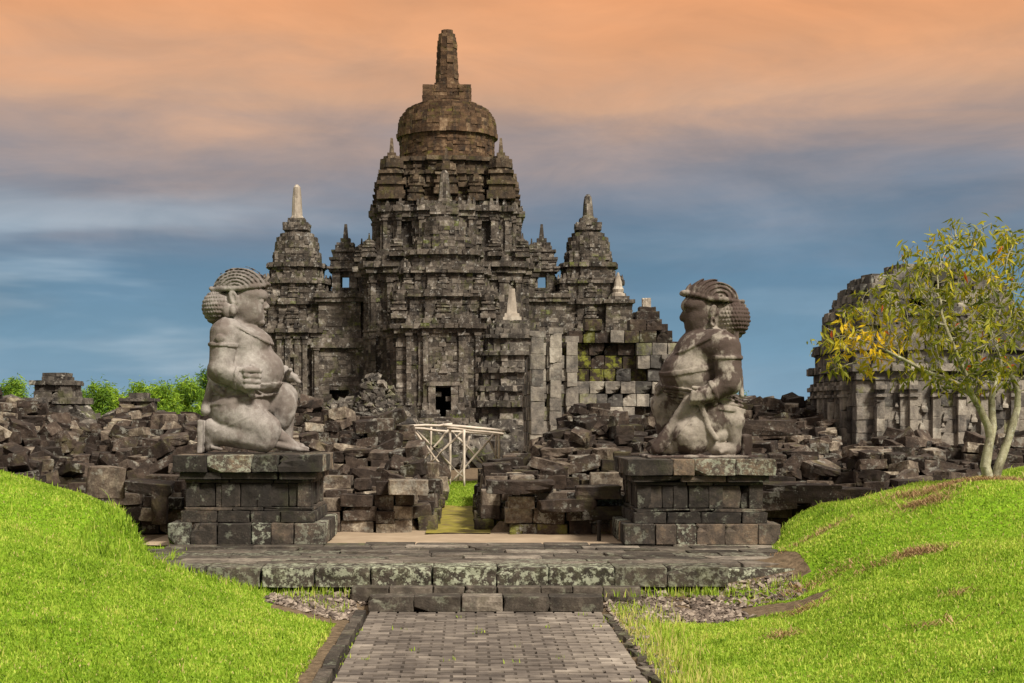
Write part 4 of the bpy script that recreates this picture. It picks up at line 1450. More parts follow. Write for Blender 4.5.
B.add((sx_, sy_, 6.72), (.22, .22, .52), None, .5, 0, 0, .55)
keep(s1, B.build('pinnacle', M['pale']))

# mossy ruined shrine of pale and dark blocks
MX, MY = 1.32, 33.0
s2 = thing('ruined_shrine', (MX + 1.4, MY + 1.8, .6), 'roofless shrine wall of pale lower blocks and dark mossy upper blocks beside the temple', 'shrine', 'small shrines round the temple')
tops = [(1.32, 346), (1.72, 342), (1.9, 340), (2.05, 335), (2.3, 326), (2.6, 322), (2.9, 318), (3.1, 326), (3.35, 331), (3.55, 310), (4.05, 316), (4.2, 331), (4.45, 337)]
def top_at(x):
    for (x0, y0), (x1, y1) in zip(tops[:-1], tops[1:]):
        if x0 <= x <= x1 + 1e-9:
            return 1.9 + (418 - (y0 + (y1 - y0) * (x - x0) / (x1 - x0))) * .022
    return 3.6
B = Blocks('worn'); Bd = Blocks('worn')
z = .4
row = 0
while z < 4.5:
    h = rnd.uniform(.25, .31)
    x = MX + (.0 if row % 2 else -.0)
    while x < 4.5:
        wd = rnd.uniform(.24, .40) if x > MX + .1 else rnd.choice([.2, .34])
        xc = x + wd / 2
        if z + h * .6 < top_at(min(max(xc, 1.32), 4.45)):
            ypx = 418 - (z + h / 2 - 1.9) / .022
            xpx = 471 + xc / .022
            up = (ypx < 378 + 10 * math.sin(xpx * .21)) and (xpx > 568 or ypx < 348)
            if xpx > 640 and ypx > 342: up = rnd.random() < .15
            if 560 < xpx < 575: up = ypx < 360
            patch = math.exp(-(((xpx - 600) / 32) ** 2 + ((ypx - 358) / 26) ** 2))
            dark_ = up and rnd.random() < .93
            mo = min(1, patch * 1.25) if (dark_ and rnd.random() < .75) else 0
            j = rnd.gauss(0, .018) + (.22 if dark_ and ypx > 345 else (.1 if dark_ else 0))
            (Bd if dark_ else B).add((xc, MY + .25 + j, z + h / 2), (wd / 2 - .004, .27, h / 2 - .003), None, rnd.uniform(.05, .5) if dark_ else rnd.betavariate(1.5, 1.0), mo * .9 if mo else (.35 if rnd.random() < .12 else 0))
        x += wd
    y = MY + .5
    while y < 36.6:                 # the side that faces the passage, and the far side
        wd = rnd.uniform(.32, .5)
        for xx in (MX + .22, 4.25):
            if z + h * .6 < 3.75 - (y - MY) * .22 + rnd.gauss(0, .1):
                B.add((xx + rnd.gauss(0, .02), y + wd / 2, z + h / 2), (.24, wd / 2 - .004, h / 2 - .003), None, rnd.betavariate(2.2, 1.8))
        y += wd
    z += h
    row += 1
Bd.add((3.1, 34.9, 1.9), (1.1, 1.5, 1.5), None, .1)
Bd.add((3.1, 34.9, 3.3), (1.0, 1.3, .35), None, .1)
Bp = Blocks('worn')
pil_ = []
for (x, w_, o_) in ((1.46, .15, .03), (1.86, .13, .035), (2.22, .12, .03), (4.34, .12, .04)):
    Bp = Blocks('worn')
    z = .5
    while z < (3.55 if x < 2.3 else (3.3 if x < 2.8 else 2.95)):
        h = rnd.uniform(.28, .46)
        Bp.add((x, MY - .02 - o_ / 2 + rnd.gauss(0, .008), z + h / 2), (w_ + rnd.gauss(0, .008), o_ / 2 + .05, h / 2 - .003), None, rnd.betavariate(3, 1.6))
        z += h
    Bp.add((x, MY - o_ / 2 - .02, z + .06), (w_ + .03, o_ / 2 + .05, .07), None, .6)
    pil_.append(Bp.build('pilaster', M['shrine']))
for (zz, w_) in ((.62, .16), (.9, .11)):
    B.add((3.1, MY - .05, zz), (1.5, w_, .1), None, .6)
keep(s2, B.build('wall', M['shrine']), Bd.build('rough_inner_wall', M['ruin']), *pil_)

# stepped ruin behind it that carries a small pale stub
s3 = thing('ruined_shrine', ((647 - 471) * 46 / 1500, 46, .5), 'dark stepped ruin with a short pale post on top, behind the mossy shrine', 'shrine', 'small shrines round the temple')
bx = (647 - 471) * 46 / 1500
B = Blocks('worn')
stack(B, square, bx, 46, [(.4, 3.4, 1.5, 1.4), (3.4, 4.2, 1.05, .85), (4.2, 4.75, .62, .5), (4.75, 5.15, .36, .34)], .28, .5, .34, None, None, None, .03, .06, tint=.25)
for zz, aa in ((2, 1.1), (3.9, .7), (4.5, .4), (4.9, .25)):
    B.add((bx, 46, zz), (aa, aa, .4), None, .2)
keep(s3, B.build('masonry', M['ruin']))
B = Blocks('worn'); B.add((bx - .02, 46, 5.32), (.13, .13, .25), None, .6)
keep(s3, B.build('pinnacle', M['pale']))

# round-shouldered pale shrine behind the tree
QX, QY = (921 - 471) * 34 / 1500, 34.2
redq = lambda a: redent(a, .72, .05, .40, .05)
s4 = thing('ruined_shrine', (QX, QY, .5), 'large grey shrine with carved pilasters and a broken top behind the yellow-leaved tree', 'shrine', 'small shrines round the temple')
B = Blocks('worn'); core = []
pm = lambda x, y, z: .5 if rnd.random() < .04 else 0
stack(B, redq, QX, QY, [(.4, .8, 2.5, 2.45), (.8, 1.0, 2.35, 2.35), (1.0, 2.72, 2.12, 2.12)], .27, .45, .36, core, None, pm, .022, corein=.3, tint=.55)
stack(B, redq, QX, QY, [(2.72, 2.9, 2.14, 2.16), (2.9, 3.06, 2.26, 2.26)], .18, .5, .4, core, None, pm, .03, tint=.4)
for i, (x0, y0) in enumerate(redq(2.12)):
    pass
pl = redq(2.12)
for i in range(len(pl)):
    x0, y0 = pl[i]; x1, y1 = pl[(i + 1) % len(pl)]
    L = math.hypot(x1 - x0, y1 - y0)
    if L < .4 or (y0 > 0 and y1 > 0 and x0 > -1.9):
        continue
    dx, dy = (x1 - x0) / L, (y1 - y0) / L
    nx, ny = dy, -dx
    for s_ in ([.09, L - .09] if L < 1.2 else [.09, L * .34, L * .66, L - .09]):
        Bq = Blocks('worn')
        z = 1.0
        while z < 2.6:
            h = rnd.uniform(.22, .42)
            h = min(h, 2.7 - z)
            Bq.add((QX + x0 + dx * s_ + nx * .05, QY + y0 + dy * s_ + ny * .05, z + h / 2), (.085, .065, h / 2 - .002), rotz(math.atan2(dy, dx)), rnd.betavariate(3, 2))
            z += h
        Bq.add((QX + x0 + dx * s_ + nx * .07, QY + y0 + dy * s_ + ny * .07, 2.56), (.12, .11, .05), rotz(math.atan2(dy, dx)), .6)
        Bq.add((QX + x0 + dx * s_ + nx * .07, QY + y0 + dy * s_ + ny * .07, 2.38), (.11, .10, .03), rotz(math.atan2(dy, dx)), .6)
        keep(s4, Bq.build('pilaster', M['shrine']))
    # carved relief in the panels
    for k in range(int(L * 9)):
        s_ = rnd.uniform(.15, L - .15) if L > .5 else L / 2
        r_ = rnd.uniform(.03, .07)
        B.add((QX + x0 + dx * s_ + nx * .03, QY + y0 + dy * s_ + ny * .03, rnd.uniform(1.1, 2.4)), (r_, .05, r_ * 1.4), rotz(math.atan2(dy, dx)), rnd.betavariate(3, 2), 0, 0, .6)
keep(s4, B.build('wall', M['shrine']))
B = Blocks('worn')
stack(B, redq, QX, QY, [(3.06, 3.35, 2.12, 2.1), (3.35, 3.55, 2.17, 2.17), (3.55, 4.1, 2.02, 1.95)], .2, .45, .34, core, None, pm, .03, .04, tint=.38)
stack(B, redq, QX, QY, [(4.1, 4.3, 1.98, 1.98), (4.3, 4.85, 1.78, 1.62)], .2, .5, .36, core, None, pm, .04, .12, tint=.4)
stack(B, redq, QX, QY, [(4.85, 5.05, 1.5, 1.4), (5.05, 5.35, .8, .6)], .22, .5, .36, core, None, pm, .05, .15, tint=.35)
for k in range(26):
    a_ = rnd.uniform(0, 6.28); r_ = rnd.uniform(.3, 1.5)
    B.add((QX + r_ * math.cos(a_), QY + r_ * math.sin(a_), 4.95 + rnd.uniform(0, .15)), (rnd.uniform(.15, .3), rnd.uniform(.12, .2), rnd.uniform(.1, .16)), rotz(rnd.random() * 3), rnd.random() * .6)
keep(s4, B.build('broken_roof', M['shrine']), core_mesh('core', core, M['ruin'], None))

# two low stubs at the far left
for (pxc, Y, hw, topy, lab) in ((58, 50, .78, 373, 'taller dark stepped shrine stub standing above the rubble, left of the green bamboo'), (139, 58, .72, 393, 'low dark shrine stub half hidden by rubble in front of the green bamboo')):
    x = (pxc - 471) * Y / 1500
    zt = 1.9 + (418 - topy) * Y / 1500
    s5 = thing('ruined_shrine', (x, Y, .5), lab, 'shrine', 'small shrines round the temple')
    B = Blocks('worn')
    H = zt - .8
    stack(B, square, x, Y, [(.4, .8 + H * .35, hw * 1.25, hw * 1.15), (.8 + H * .35, .8 + H * .45, hw * 1.32, hw * 1.32), (.8 + H * .45, .8 + H * .6, hw * 1.02, hw), (.8 + H * .6, .8 + H * .68, hw * 1.16, hw * 1.16), (.8 + H * .68, .8 + H * .84, hw * .82, hw * .78), (.8 + H * .84, .8 + H * .9, hw * .9, hw * .9), (.8 + H * .9, .8 + H, hw * .55, hw * .45)], .17, .45, .3, None, None, None, .035, .05, tint=.42)
    B.add((x, Y, 1.4), (hw * .8, hw * .8, .9), None, .2)
    B.add((x, Y, .8 + H * .72), (hw * .55, hw * .55, H * .2), None, .2)
    keep(s5, B.build('masonry', M['dark_shrine']))


# ------------------------------------------------------------------ rubble and fallen masonry
def rot3(rx, ry, rz):
    return np.array(Euler((rx, ry, rz)).to_matrix())


cand = []      # (centre, half size, rot, tint, lich, moss, region, tumbled)
def region_of(x, y):
    if x < -2.1: return 'left'
    if x < 0: return 'wall_left'
    if x < 3.3: return 'wall_right'
    if x < 4.9 + (y - 20) * .235: return 'right'
    return 'tree'


def blk_tint():
    r = rnd.random()
    if r < .07: return rnd.uniform(.86, 1.0)
    if r < .20: return rnd.uniform(.60, .82)
    return rnd.betavariate(1.5, 2.6) * .75


y = 19.8
while y < 42:
    far = y > 30
    dy = .36 if not far else .52
    x = -18.5
    while x < 16:
        dx0 = rnd.uniform(.20, .47) * (1.2 if far else 1)
        xc = x + dx0 / 2
        x += dx0
        pxx = 471 + xc * 1500 / y
        if pxx < -130 or pxx > 1170:
            continue
        yc = y + dy / 2
        H = float(rubble_top(xc, yc))
        if H < .4:
            continue
        # height of the neighbour nearer the camera decides how much of the face is open
        Hf = float(min(rubble_top(xc, yc - dy), rubble_top(xc - .5, yc), rubble_top(xc + .5, yc)))
        Hf = max(Hf, .34)
        z = .34
        lay_no = 0
        while True:
            h = rnd.uniform(.14, .22) * (1.2 if far else 1)
            if z + h * .7 > H:
                break
            if z + h > Hf - .45 or lay_no == 0:
                reg = region_of(xc, yc)
                top_ = z + h * 1.7 > H
                coursed = (reg in ('wall_left', 'wall_right', 'right') and y < 22.3) or (reg == 'left' and y < 22)
                if top_ and not coursed:
                    rr = rot3(rnd.gauss(0, .09), rnd.gauss(0, .09), rnd.gauss(0, .28))
                elif coursed:
                    rr = rot3(rnd.gauss(0, .012), rnd.gauss(0, .014), rnd.gauss(0, .035))
                else:
                    rr = rot3(rnd.gauss(0, .05), rnd.gauss(0, .05), rnd.gauss(0, .16))
                if reg == 'wall_right' and y < 20.6 and z < .75:
                    lc, tn = rnd.choice([.7, .4, .9, 0]), rnd.uniform(.4, .95)
                else:
                    lc, tn = (.4 if rnd.random() < .06 else 0), blk_tint()
                if reg == 'right' and y < 21 and z < .8 and rnd.random() < .4:
                    tn = rnd.uniform(.75, .9)
                if reg == 'wall_left' and y < 21.3 and z < .85:
                    tn = min(.95, tn + .32)
                mo = rnd.choice([0, 0, .3, .7]) if (reg == 'wall_right' and z < .5 and y < 20.6) else 0
                hx = dx0 / 2 * (.985 if coursed else rnd.uniform(.85, 1.08))
                cand.append(((xc + rnd.gauss(0, .02), yc + rnd.gauss(0, .035) , z + h / 2), (hx, dy / 2 * (1.05 if coursed else rnd.uniform(.8, 1.15)), h / 2 * .985), rr, tn, lc, mo, reg, top_ and not coursed))
            z += h
            lay_no += 1
    y += dy
# loose stones tumbled on top
for _ in range(1100):
    y = rnd.uniform(20.2, 39)
    x = rnd.uniform(-340, 1130 - 0) 
    xw = (x - 471) * y / 1500
    H = float(rubble_top(xw, y))
    if H < .9 or (y < 21.6 and rnd.random() < .6):
        continue
    s_ = rnd.uniform(.7, 1.25)
    hs = (rnd.uniform(.11, .24) * s_, rnd.uniform(.10, .17) * s_, rnd.uniform(.07, .12) * s_)
    cand.append(((xw, y, H + rnd.uniform(-.08, .06)), hs, rot3(rnd.gauss(0, .28), rnd.gauss(0, .28), rnd.gauss(0, .8)), blk_tint(), 0, 0, region_of(xw, y), True))
# passage sides: small retaining stones, and the pile at its far end
for side_, x0 in ((-1, -.62), (1, .2)):
    y = 20.4
    while y < 28:
        l = rnd.uniform(.3, .5)
        z = .34
        for k in range(3 if side_ > 0 else 2):
            h = rnd.uniform(.16, .24)
            cand.append(((x0 - side_ * -.0 + side_ * (.05 * k) + rnd.gauss(0, .02), y + l / 2, z + h / 2), (.13, l / 2 * .95, h / 2), rot3(rnd.gauss(0, .05), rnd.gauss(0, .08), rnd.gauss(0, .1)), blk_tint(), 0, .3 if k == 0 else 0, 'wall_right' if side_ > 0 else 'wall_left', False))
            z += h
        y += l
for (x, y, z, hx, hz, tn) in ((-.78, 30.5, .50, .26, .17, .95), (-.95, 30.4, .84, .24, .16, .8), (-1.3, 30.8, .55, .3, .2, .25), (-.62, 31.2, .80, .16, .14, .5), (-1.35, 30.6, .95, .28, .18, .4)):
    cand.append(((x, y, z), (hx, .22, hz), rot3(rnd.gauss(0, .1), rnd.gauss(0, .15), rnd.gauss(0, .4)), tn, 0, 0, 'wall_left', True))
# special stones picked out in the photograph: a big tan block and a few capstones
def special(px, py, y, hx, hy, hz, rx, ry, rz, tn, reg, lich=0):
    cand.append((((px - 471) * y / 1500, y, 1.9 - (py - 418) * y / 1500), (hx, hy, hz), rot3(rx, ry, rz), tn, lich, 0, reg, True))
special(106, 482, 19.55, .23, .2, .20, .05, .06, .25, .78, 'left')
special(150, 487, 19.5, .30, .22, .075, .1, .08, .1, .18, 'left')
special(408, 487, 20.0, .26, .22, .10, 0, .03, .05, .86, 'wall_left', .3)
special(160, 507, 19.4, .10, .1, .22, 0, .03, .1, .4, 'left')
for (px_, py_, hx_, rz_, tn_) in ((503, 487, .22, .0, .2), (531, 487, .30, .03, .25), (566, 505, .36, .05, .3), (598, 492, .3, -.05, .35), (600, 512, .26, .02, .1), (640, 502, .2, 0, .3)):
    special(px_, py_, 19.7, hx_, .26, .085, 0, rnd.gauss(0, .03), rz_, tn_, 'wall_right')
for (px_, py_, hx_, tn_) in ((800, 493, .46, .12), (835, 497, .42, .18), (770, 500, .3, .3), (760, 428, .5, .3)):
    special(px_, py_, 19.9 if py_ > 450 else 23.5, hx_, .3, .12, 0, rnd.gauss(0, .03), .05, tn_, 'right')

# which of them does the camera see? count pixels per block
NB = len(cand)
Vv, Ff = [], []
for i, c in enumerate(cand):
    v = (BOX_V * np.array(c[1])) @ c[2].T + np.array(c[0])
    Vv.append(v)
    Ff += [[int(k) + 8 * i for k in f] for f in BOX_F]
Vv = np.concatenate(Vv).tolist()
n0 = len(Vv)
occ = []
for cx_, in ((-2.69,), (2.77,)):
    occ.append(((cx_, PLY, .9), (.95, .9, .55)))
    occ.append(((cx_ + (.1 if cx_ < 0 else .1), PLY, 2.3), (.45, .45, 1.0)))
for c, h in occ:
    o0 = len(Vv)
    Vv += (BOX_V * np.array(h) + np.array(c)).tolist()
    Ff += [[int(k) + o0 for k in f] for f in BOX_F]
o0 = len(Vv)
selx = np.where((xs > -9) & (xs < 10))[0]; sely = np.where((ys > 8) & (ys < 20))[0]
i0, i1, j0, j1 = selx[0], selx[-1], sely[0], sely[-1]
sub = np.stack([GX, GY, GZ + .03], -1)[i0:i1 + 1, j0:j1 + 1]
Vv += sub.reshape(-1, 3).tolist()
na, nb = sub.shape[:2]
for i in range(na - 1):
    for j in range(nb - 1):
        Ff.append([o0 + i * nb + j, o0 + (i + 1) * nb + j, o0 + (i + 1) * nb + j + 1, o0 + i * nb + j + 1])
bvh = BVHTree.FromPolygons(Vv, Ff, all_triangles=False)
hits = np.zeros(NB)
eye = Vector((0, 0, EYE))
for py_ in range(372, 560, 2):
    for px_ in range(0, 1024, 2):
        r_ = bvh.ray_cast(eye, Vector(((px_ - 471) / F, 1, -(py_ - 418) / F)))
        if r_[2] is not None and r_[2] < NB * 6:
            hits[r_[2] // 6] += 1
order = np.argsort(-hits)
N_IND = 292
ind = [int(i) for i in order[:N_IND] if hits[i] > 0]
indset = set(ind)

TM = []
for i in range(18):
    for style, lst in (('worn', WORN), ('tumbled', TUMB)):
        v, q = lst[i]
        me = mesh_np('stone_block', v, [q])
        me.materials.append(M['ruin'])
        TM.append((style, me))
worn_me = [m_ for s_, m_ in TM if s_ == 'worn']; tumb_me = [m_ for s_, m_ in TM if s_ == 'tumbled']
Bw, Bt = Blocks('worn'), Blocks('tumb')
for i, c in enumerate(cand):
    if i in indset:
        continue
    (Bt if c[7] else Bw).add(c[0], c[1], c[2], c[3], c[5], c[4])
tag(Bw.build('rubble', M['ruin']), kind='stuff', label='dark brown broken masonry lying stacked between and behind the loose blocks', cat='rubble')
tag(Bt.build('rubble', M['ruin']), kind='stuff', label='small tumbled brown stones scattered over the ruined walls', cat='rubble')


def colour_word(t_):
    return 'blackish' if t_ < .16 else 'deep brown' if t_ < .3 else 'dark brown' if t_ < .45 else 'reddish brown' if t_ < .6 else 'tan' if t_ < .8 else 'pale grey'


PLACE = {'left': 'in the rubble between the left grass mound and the far shrine stubs', 'wall_left': 'in the ruined wall between the left plinth and the passage',
         'wall_right': 'in the ruined wall between the passage and the right plinth', 'right': 'in the ruins between the right plinth and the shrine behind the tree',
         'tree': 'in the dark heap behind the yellow-leaved tree'}
REGGRP = {'left': 'fallen stone blocks of the left rubble field', 'wall_left': 'stone blocks left of the mossy passage', 'wall_right': 'stone blocks right of the mossy passage',
          'right': 'stone blocks right of the right plinth', 'tree': 'stone blocks heaped behind the tree'}
rows = {}
info = {}
for i in ind:
    c = cand[i]
    x, y, z = c[0]
    px_, py_ = 471 + F * x / y, 418 - F * (z - EYE) / y
    hx, hy, hz = c[1]
    asp = hx / hz
    shape = 'flat slab' if asp > 2.6 else 'long block' if asp > 1.9 else 'block' if asp > 1.25 else 'squat cube'
    size = 'big ' if hx * hz * 4 > .17 else 'small ' if hx * hz * 4 < .065 else ''
    tl = abs(Matrix(c[2].tolist()).to_euler().x) + abs(Matrix(c[2].tolist()).to_euler().y)
    tilt = 'steep' if tl > .6 else 'tilted' if tl > .25 else 'slightly tilted' if tl > .12 else 'level'
    if c[4] > .35: tilt = 'lichen-covered'
    if c[5] > .4: tilt = 'mossy'
    info[i] = (c[6], px_, py_, colour_word(c[3]), size + shape, tilt)
for reg in PLACE:
    mem = [i for i in ind if info[i][0] == reg]
    if not mem:
        continue
    ysrt = sorted(info[i][2] for i in mem)
    xsrt = sorted(info[i][1] for i in mem)
    lo, hi = ysrt[len(ysrt) // 3], ysrt[2 * len(ysrt) // 3]
    xl, xh = xsrt[len(xsrt) // 3], xsrt[2 * len(xsrt) // 3]
    SHORT = {'left': ('left rubble', 'frame edge', 'left plinth'), 'wall_left': ('wall left of passage', 'left plinth', 'passage'), 'wall_right': ('wall right of passage', 'passage', 'right plinth'),
             'right': ('ruins right of right plinth', 'right plinth', 'mound'), 'tree': ('heap behind tree', 'grey shrine', 'trunks')}[reg]
    for i in mem:
        _, px_, py_, cw, sh, tl = info[i]
        v = 'high' if py_ < lo else 'midway' if py_ < hi else 'low'
        hpos = ' near ' + SHORT[1] if px_ < xl else ' near ' + SHORT[2] if px_ > xh else ' mid-length'
        info[i] += (f'{cw} {sh}, {tl}, {v} in {SHORT[0]}{hpos}',)
for i in ind:
    c = cand[i]
    me = (tumb_me if c[7] else worn_me)[rnd.randrange(18)]
    o = bpy.data.objects.new('stone_block', me)
    COL.objects.link(o)
    o.matrix_world = Matrix.Translation(c[0]) @ Matrix(c[2].tolist()).to_4x4() @ Matrix.Diagonal((*c[1], 1))
    o['tint'] = float(c[3]); o['lich'] = float(c[4]); o['moss'] = float(c[5])
    tag(o, info[i][6], 'stone block', REGGRP[c[6]])

# heaps further back, in front of the temple
B = Blocks('tumb')
def heap(cx, cy, r, h, n, s0, s1, tint=None, z0=.4):
    for _ in range(n):
        a_, q = rnd.uniform(0, 6.28), math.sqrt(rnd.random())
        x, y = cx + r * q * math.cos(a_), cy + r * .7 * q * math.sin(a_)
        z = z0 + h * (1 - q ** 1.3) * rnd.uniform(.8, 1.0)
        s_ = rnd.uniform(s0, s1)
        B.add((x, y, z), (s_ * rnd.uniform(.5, .9), s_ * .45, s_ * rnd.uniform(.25, .45)), rot3(rnd.gauss(0, .4), rnd.gauss(0, .4), rnd.uniform(-3, 3)), blk_tint() if tint is None else rnd.betavariate(1.2, 2.2) * tint * 1.6 if rnd.random() < .93 else rnd.uniform(.8, 1), 0)
Y = 78
for (px_, Y, r, h, n) in ((376, 80, 2.2, 4.0, 900), (400, 78, 2.0, 2.0, 400), (350, 84, 3, 2.6, 250), (300, 80, 4, 1.6, 260), (480, 48, 1.7, 1.0, 140), (430, 60, 2.6, 1.1, 170), (395, 46, 1.8, 1.4, 150), (500, 52, 2.0, 1.2, 150),
                          (455, 70, 3.0, .9, 160), (770, 60, 4, 2.2, 300), (800, 75, 5, 2.4, 300), (720, 80, 5, 3.0, 260), (350, 50, 3, 1.5, 220), (250, 60, 5, 1.6, 250), (120, 50, 7, 1.8, 420), (20, 48, 6, 2.0, 350), (760, 48, 3, 1.6, 200), (840, 55, 3, 1.8, 200), (545, 70, 3, 2.6, 200), (600, 60, 4, 2.0, 160)):
    heap((px_ - 471) * Y / 1500, Y, r, h, n, .35 if n < 390 else .2, .75 if n < 390 else .45, .5)
tag(B.build('rubble', M['dark_shrine']), kind='stuff', label='grey speckled heaps of fallen stones in front of the temple', cat='rubble')


# ------------------------------------------------------------------ bamboo scaffold
def tube(pts, r0, r1, seg=8):
    V, Q = [], []
    for i, p_ in enumerate(pts):
        a_ = Vector(pts[max(0, i - 1)]); b_ = Vector(pts[min(len(pts) - 1, i + 1)])
        d = (b_ - a_).normalized()
        u = d.orthogonal().normalized(); v = d.cross(u)
        r = r0 + (r1 - r0) * i / (len(pts) - 1)
        for k in range(seg):
            t_ = 2 * math.pi * k / seg
            V.append(tuple(Vector(p_) + (u * math.cos(t_) + v * math.sin(t_)) * r))
    for i in range(len(pts) - 1):
        for k in range(seg):
            Q.append((i * seg + k, i * seg + (k + 1) % seg, (i + 1) * seg + (k + 1) % seg, (i + 1) * seg + k))
    caps = [tuple(range(seg))[::-1], tuple(range((len(pts) - 1) * seg, len(pts) * seg))]
    return V, Q, caps


sc = thing('bamboo_scaffold', ((456 - 471) * 34.5 / 1500, 34.5, .38), 'low trestle of pale bamboo poles with crossed braces standing in front of the temple stairs', 'scaffold')
def pole(name, a, b, r=.027):
    """a, b: (px, py, distance)"""
    A, Bp_ = [Vector(((p_[0] - 471) * p_[2] / 1500, p_[2], 1.9 - (p_[1] - 418) * p_[2] / 1500)) for p_ in (a, b)]
    pts = []
    n = 7
    for k in range(n + 1):
        f = k / n
        q = A.lerp(Bp_, f)
        q += Vector((rnd.gauss(0, .004), rnd.gauss(0, .004), rnd.gauss(0, .006)))
        pts.append(tuple(q))
    V, Q, caps = tube(pts, r * 1.05, r * .85)
    # bamboo nodes
    me = bpy.data.meshes.new(name)
    me.from_pydata(V, [], Q + caps)
    for p_ in me.polygons: p_.use_smooth = True
    o = link(name, me, M['bamboo'])
    o['tint'] = rnd.uniform(.2, .9)
    fin(o, sc)
pole('post', (413, 427, 35.4), (413, 454.5, 35.4 * 1.0))
pole('post', (450, 424, 34.0), (450, 485, 34.0), .03)
pole('post', (464, 430, 33.2), (464, 487, 33.2), .03)
pole('post', (499, 430, 34.4), (499, 484, 34.4), .028)
pole('post', (431, 427, 35.6), (431, 481, 35.6), .024)
pole('post', (496, 433, 35.6), (496, 481, 35.6), .024)
pole('beam', (407, 426, 34.2), (452, 424.5, 34.2), .03)
pole('beam', (443, 425, 33.9), (505, 430.5, 33.9), .034)
pole('beam', (411, 428.5, 35.1), (503, 435, 35.1), .028)
pole('beam', (447, 428, 33.4), (504, 434, 33.4), .026)
pole('brace', (411, 427, 34.3), (451, 478, 34.3))
pole('brace', (413, 427, 33.9), (464, 478, 33.9), .025)
pole('brace', (449, 429, 34.4), (417, 468, 34.4), .025)
pole('brace', (464, 430, 33.6), (431, 462, 33.6))
pole('brace', (453, 432, 34.9), (484, 465, 34.9))
pole('brace', (494, 434, 34.6), (452, 482, 34.6), .026)
pole('brace', (489, 440, 35.2), (497, 458, 35.2), .024)
pole('brace', (470, 436, 35.5), (458, 480, 35.5), .022)

# short iron post by the right wall
pt = thing('iron_post', (1.60, 18.75, .38), 'short thin black iron post in front of the right ruined wall', 'post')
V, Q, caps = tube([(1.60, 18.75, .34), (1.60, 18.75, .60)], .026, .026, 8)
me = bpy.data.meshes.new('shaft'); me.from_pydata(V, [], Q + caps); keep(pt, link('shaft', me, M['iron']))
V, Q, caps = tube([(1.60, 18.75, .59), (1.60, 18.75, .615)], .036, .030, 8)
me = bpy.data.meshes.new('cap'); me.from_pydata(V, [], Q + caps); keep(pt, link('cap', me, M['iron']))


# ------------------------------------------------------------------ gravel
def pebbles(name, boxes, n, s0, s1, lab):
    V0, F0 = TUMB[0]
    co = np.array([(x, y, z) for x in (-1, 0, 1) for y in (-1, 0, 1) for z in (-1, 0, 1) if abs(x) + abs(y) + abs(z) == 1], float)
    octa = np.array([(1, 0, 0), (0, 1, 0), (-1, 0, 0), (0, -1, 0), (.1, .1, 1), (0, 0, -1)], float)
    fo = np.array([(0, 1, 4), (1, 2, 4), (2, 3, 4), (3, 0, 4), (1, 0, 5), (2, 1, 5), (3, 2, 5), (0, 3, 5)])
    V, Fs, T = [], [], []
    for k in range(n):
        x0, x1, y0, y1 = boxes[rnd.randrange(len(boxes))]
        x, y = rnd.uniform(x0, x1), rnd.uniform(y0, y1)
        z = float(ground_z(x, y))
        s_ = s0 * (s1 / s0) ** (rnd.random() ** 2)
        v = (octa * (1 + rng.normal(0, .18, octa.shape))) * np.array([1, .8, .55]) * s_
        a_ = rnd.random() * 6.28
        v = v @ rot3(rnd.gauss(0, .3), rnd.gauss(0, .3), a_).T + np.array([x, y, z + s_ * .25])
        V.append(v); Fs.append(fo + 6 * k); T.append(np.full(8, rnd.random()))
    o = link(name, mesh_np(name, np.concatenate(V), [np.concatenate(Fs)], {'tint': [np.concatenate(T)]}), M['gravel'])
    return tag(o, lab, 'gravel', kind='stuff')


pebbles('gravel', [(-1.95, -1.05, 14.1, 15.2), (-1.9, -1.2, 14.6, 15.25), (1.35, 2.6, 14.0, 15.4), (1.3, 2.0, 14.6, 15.3), (1.35, 1.55, 11, 14.5), (2.2, 3.3, 14.7, 15.4), (1.35, 2.6, 13.8, 14.8)], 8000, .012, .055, 'loose pale gravel and broken stone beside the steps')


# ------------------------------------------------------------------ grass
def vnoise(X, Y, s, seed):
    r = np.random.default_rng(seed)
    out = 0
    for k in range(5):
        f = s * 1.7 ** k
        a_ = r.uniform(0, 6.28)
        out = out + np.sin(X * f * math.cos(a_) * 1.3 + Y * f * math.sin(a_) * 1.3 + r.uniform(0, 6)) * np.sin(Y * f * math.cos(a_ + 1) + X * f * .6 + r.uniform(0, 6)) / 1.35 ** k
    return out / 3.2


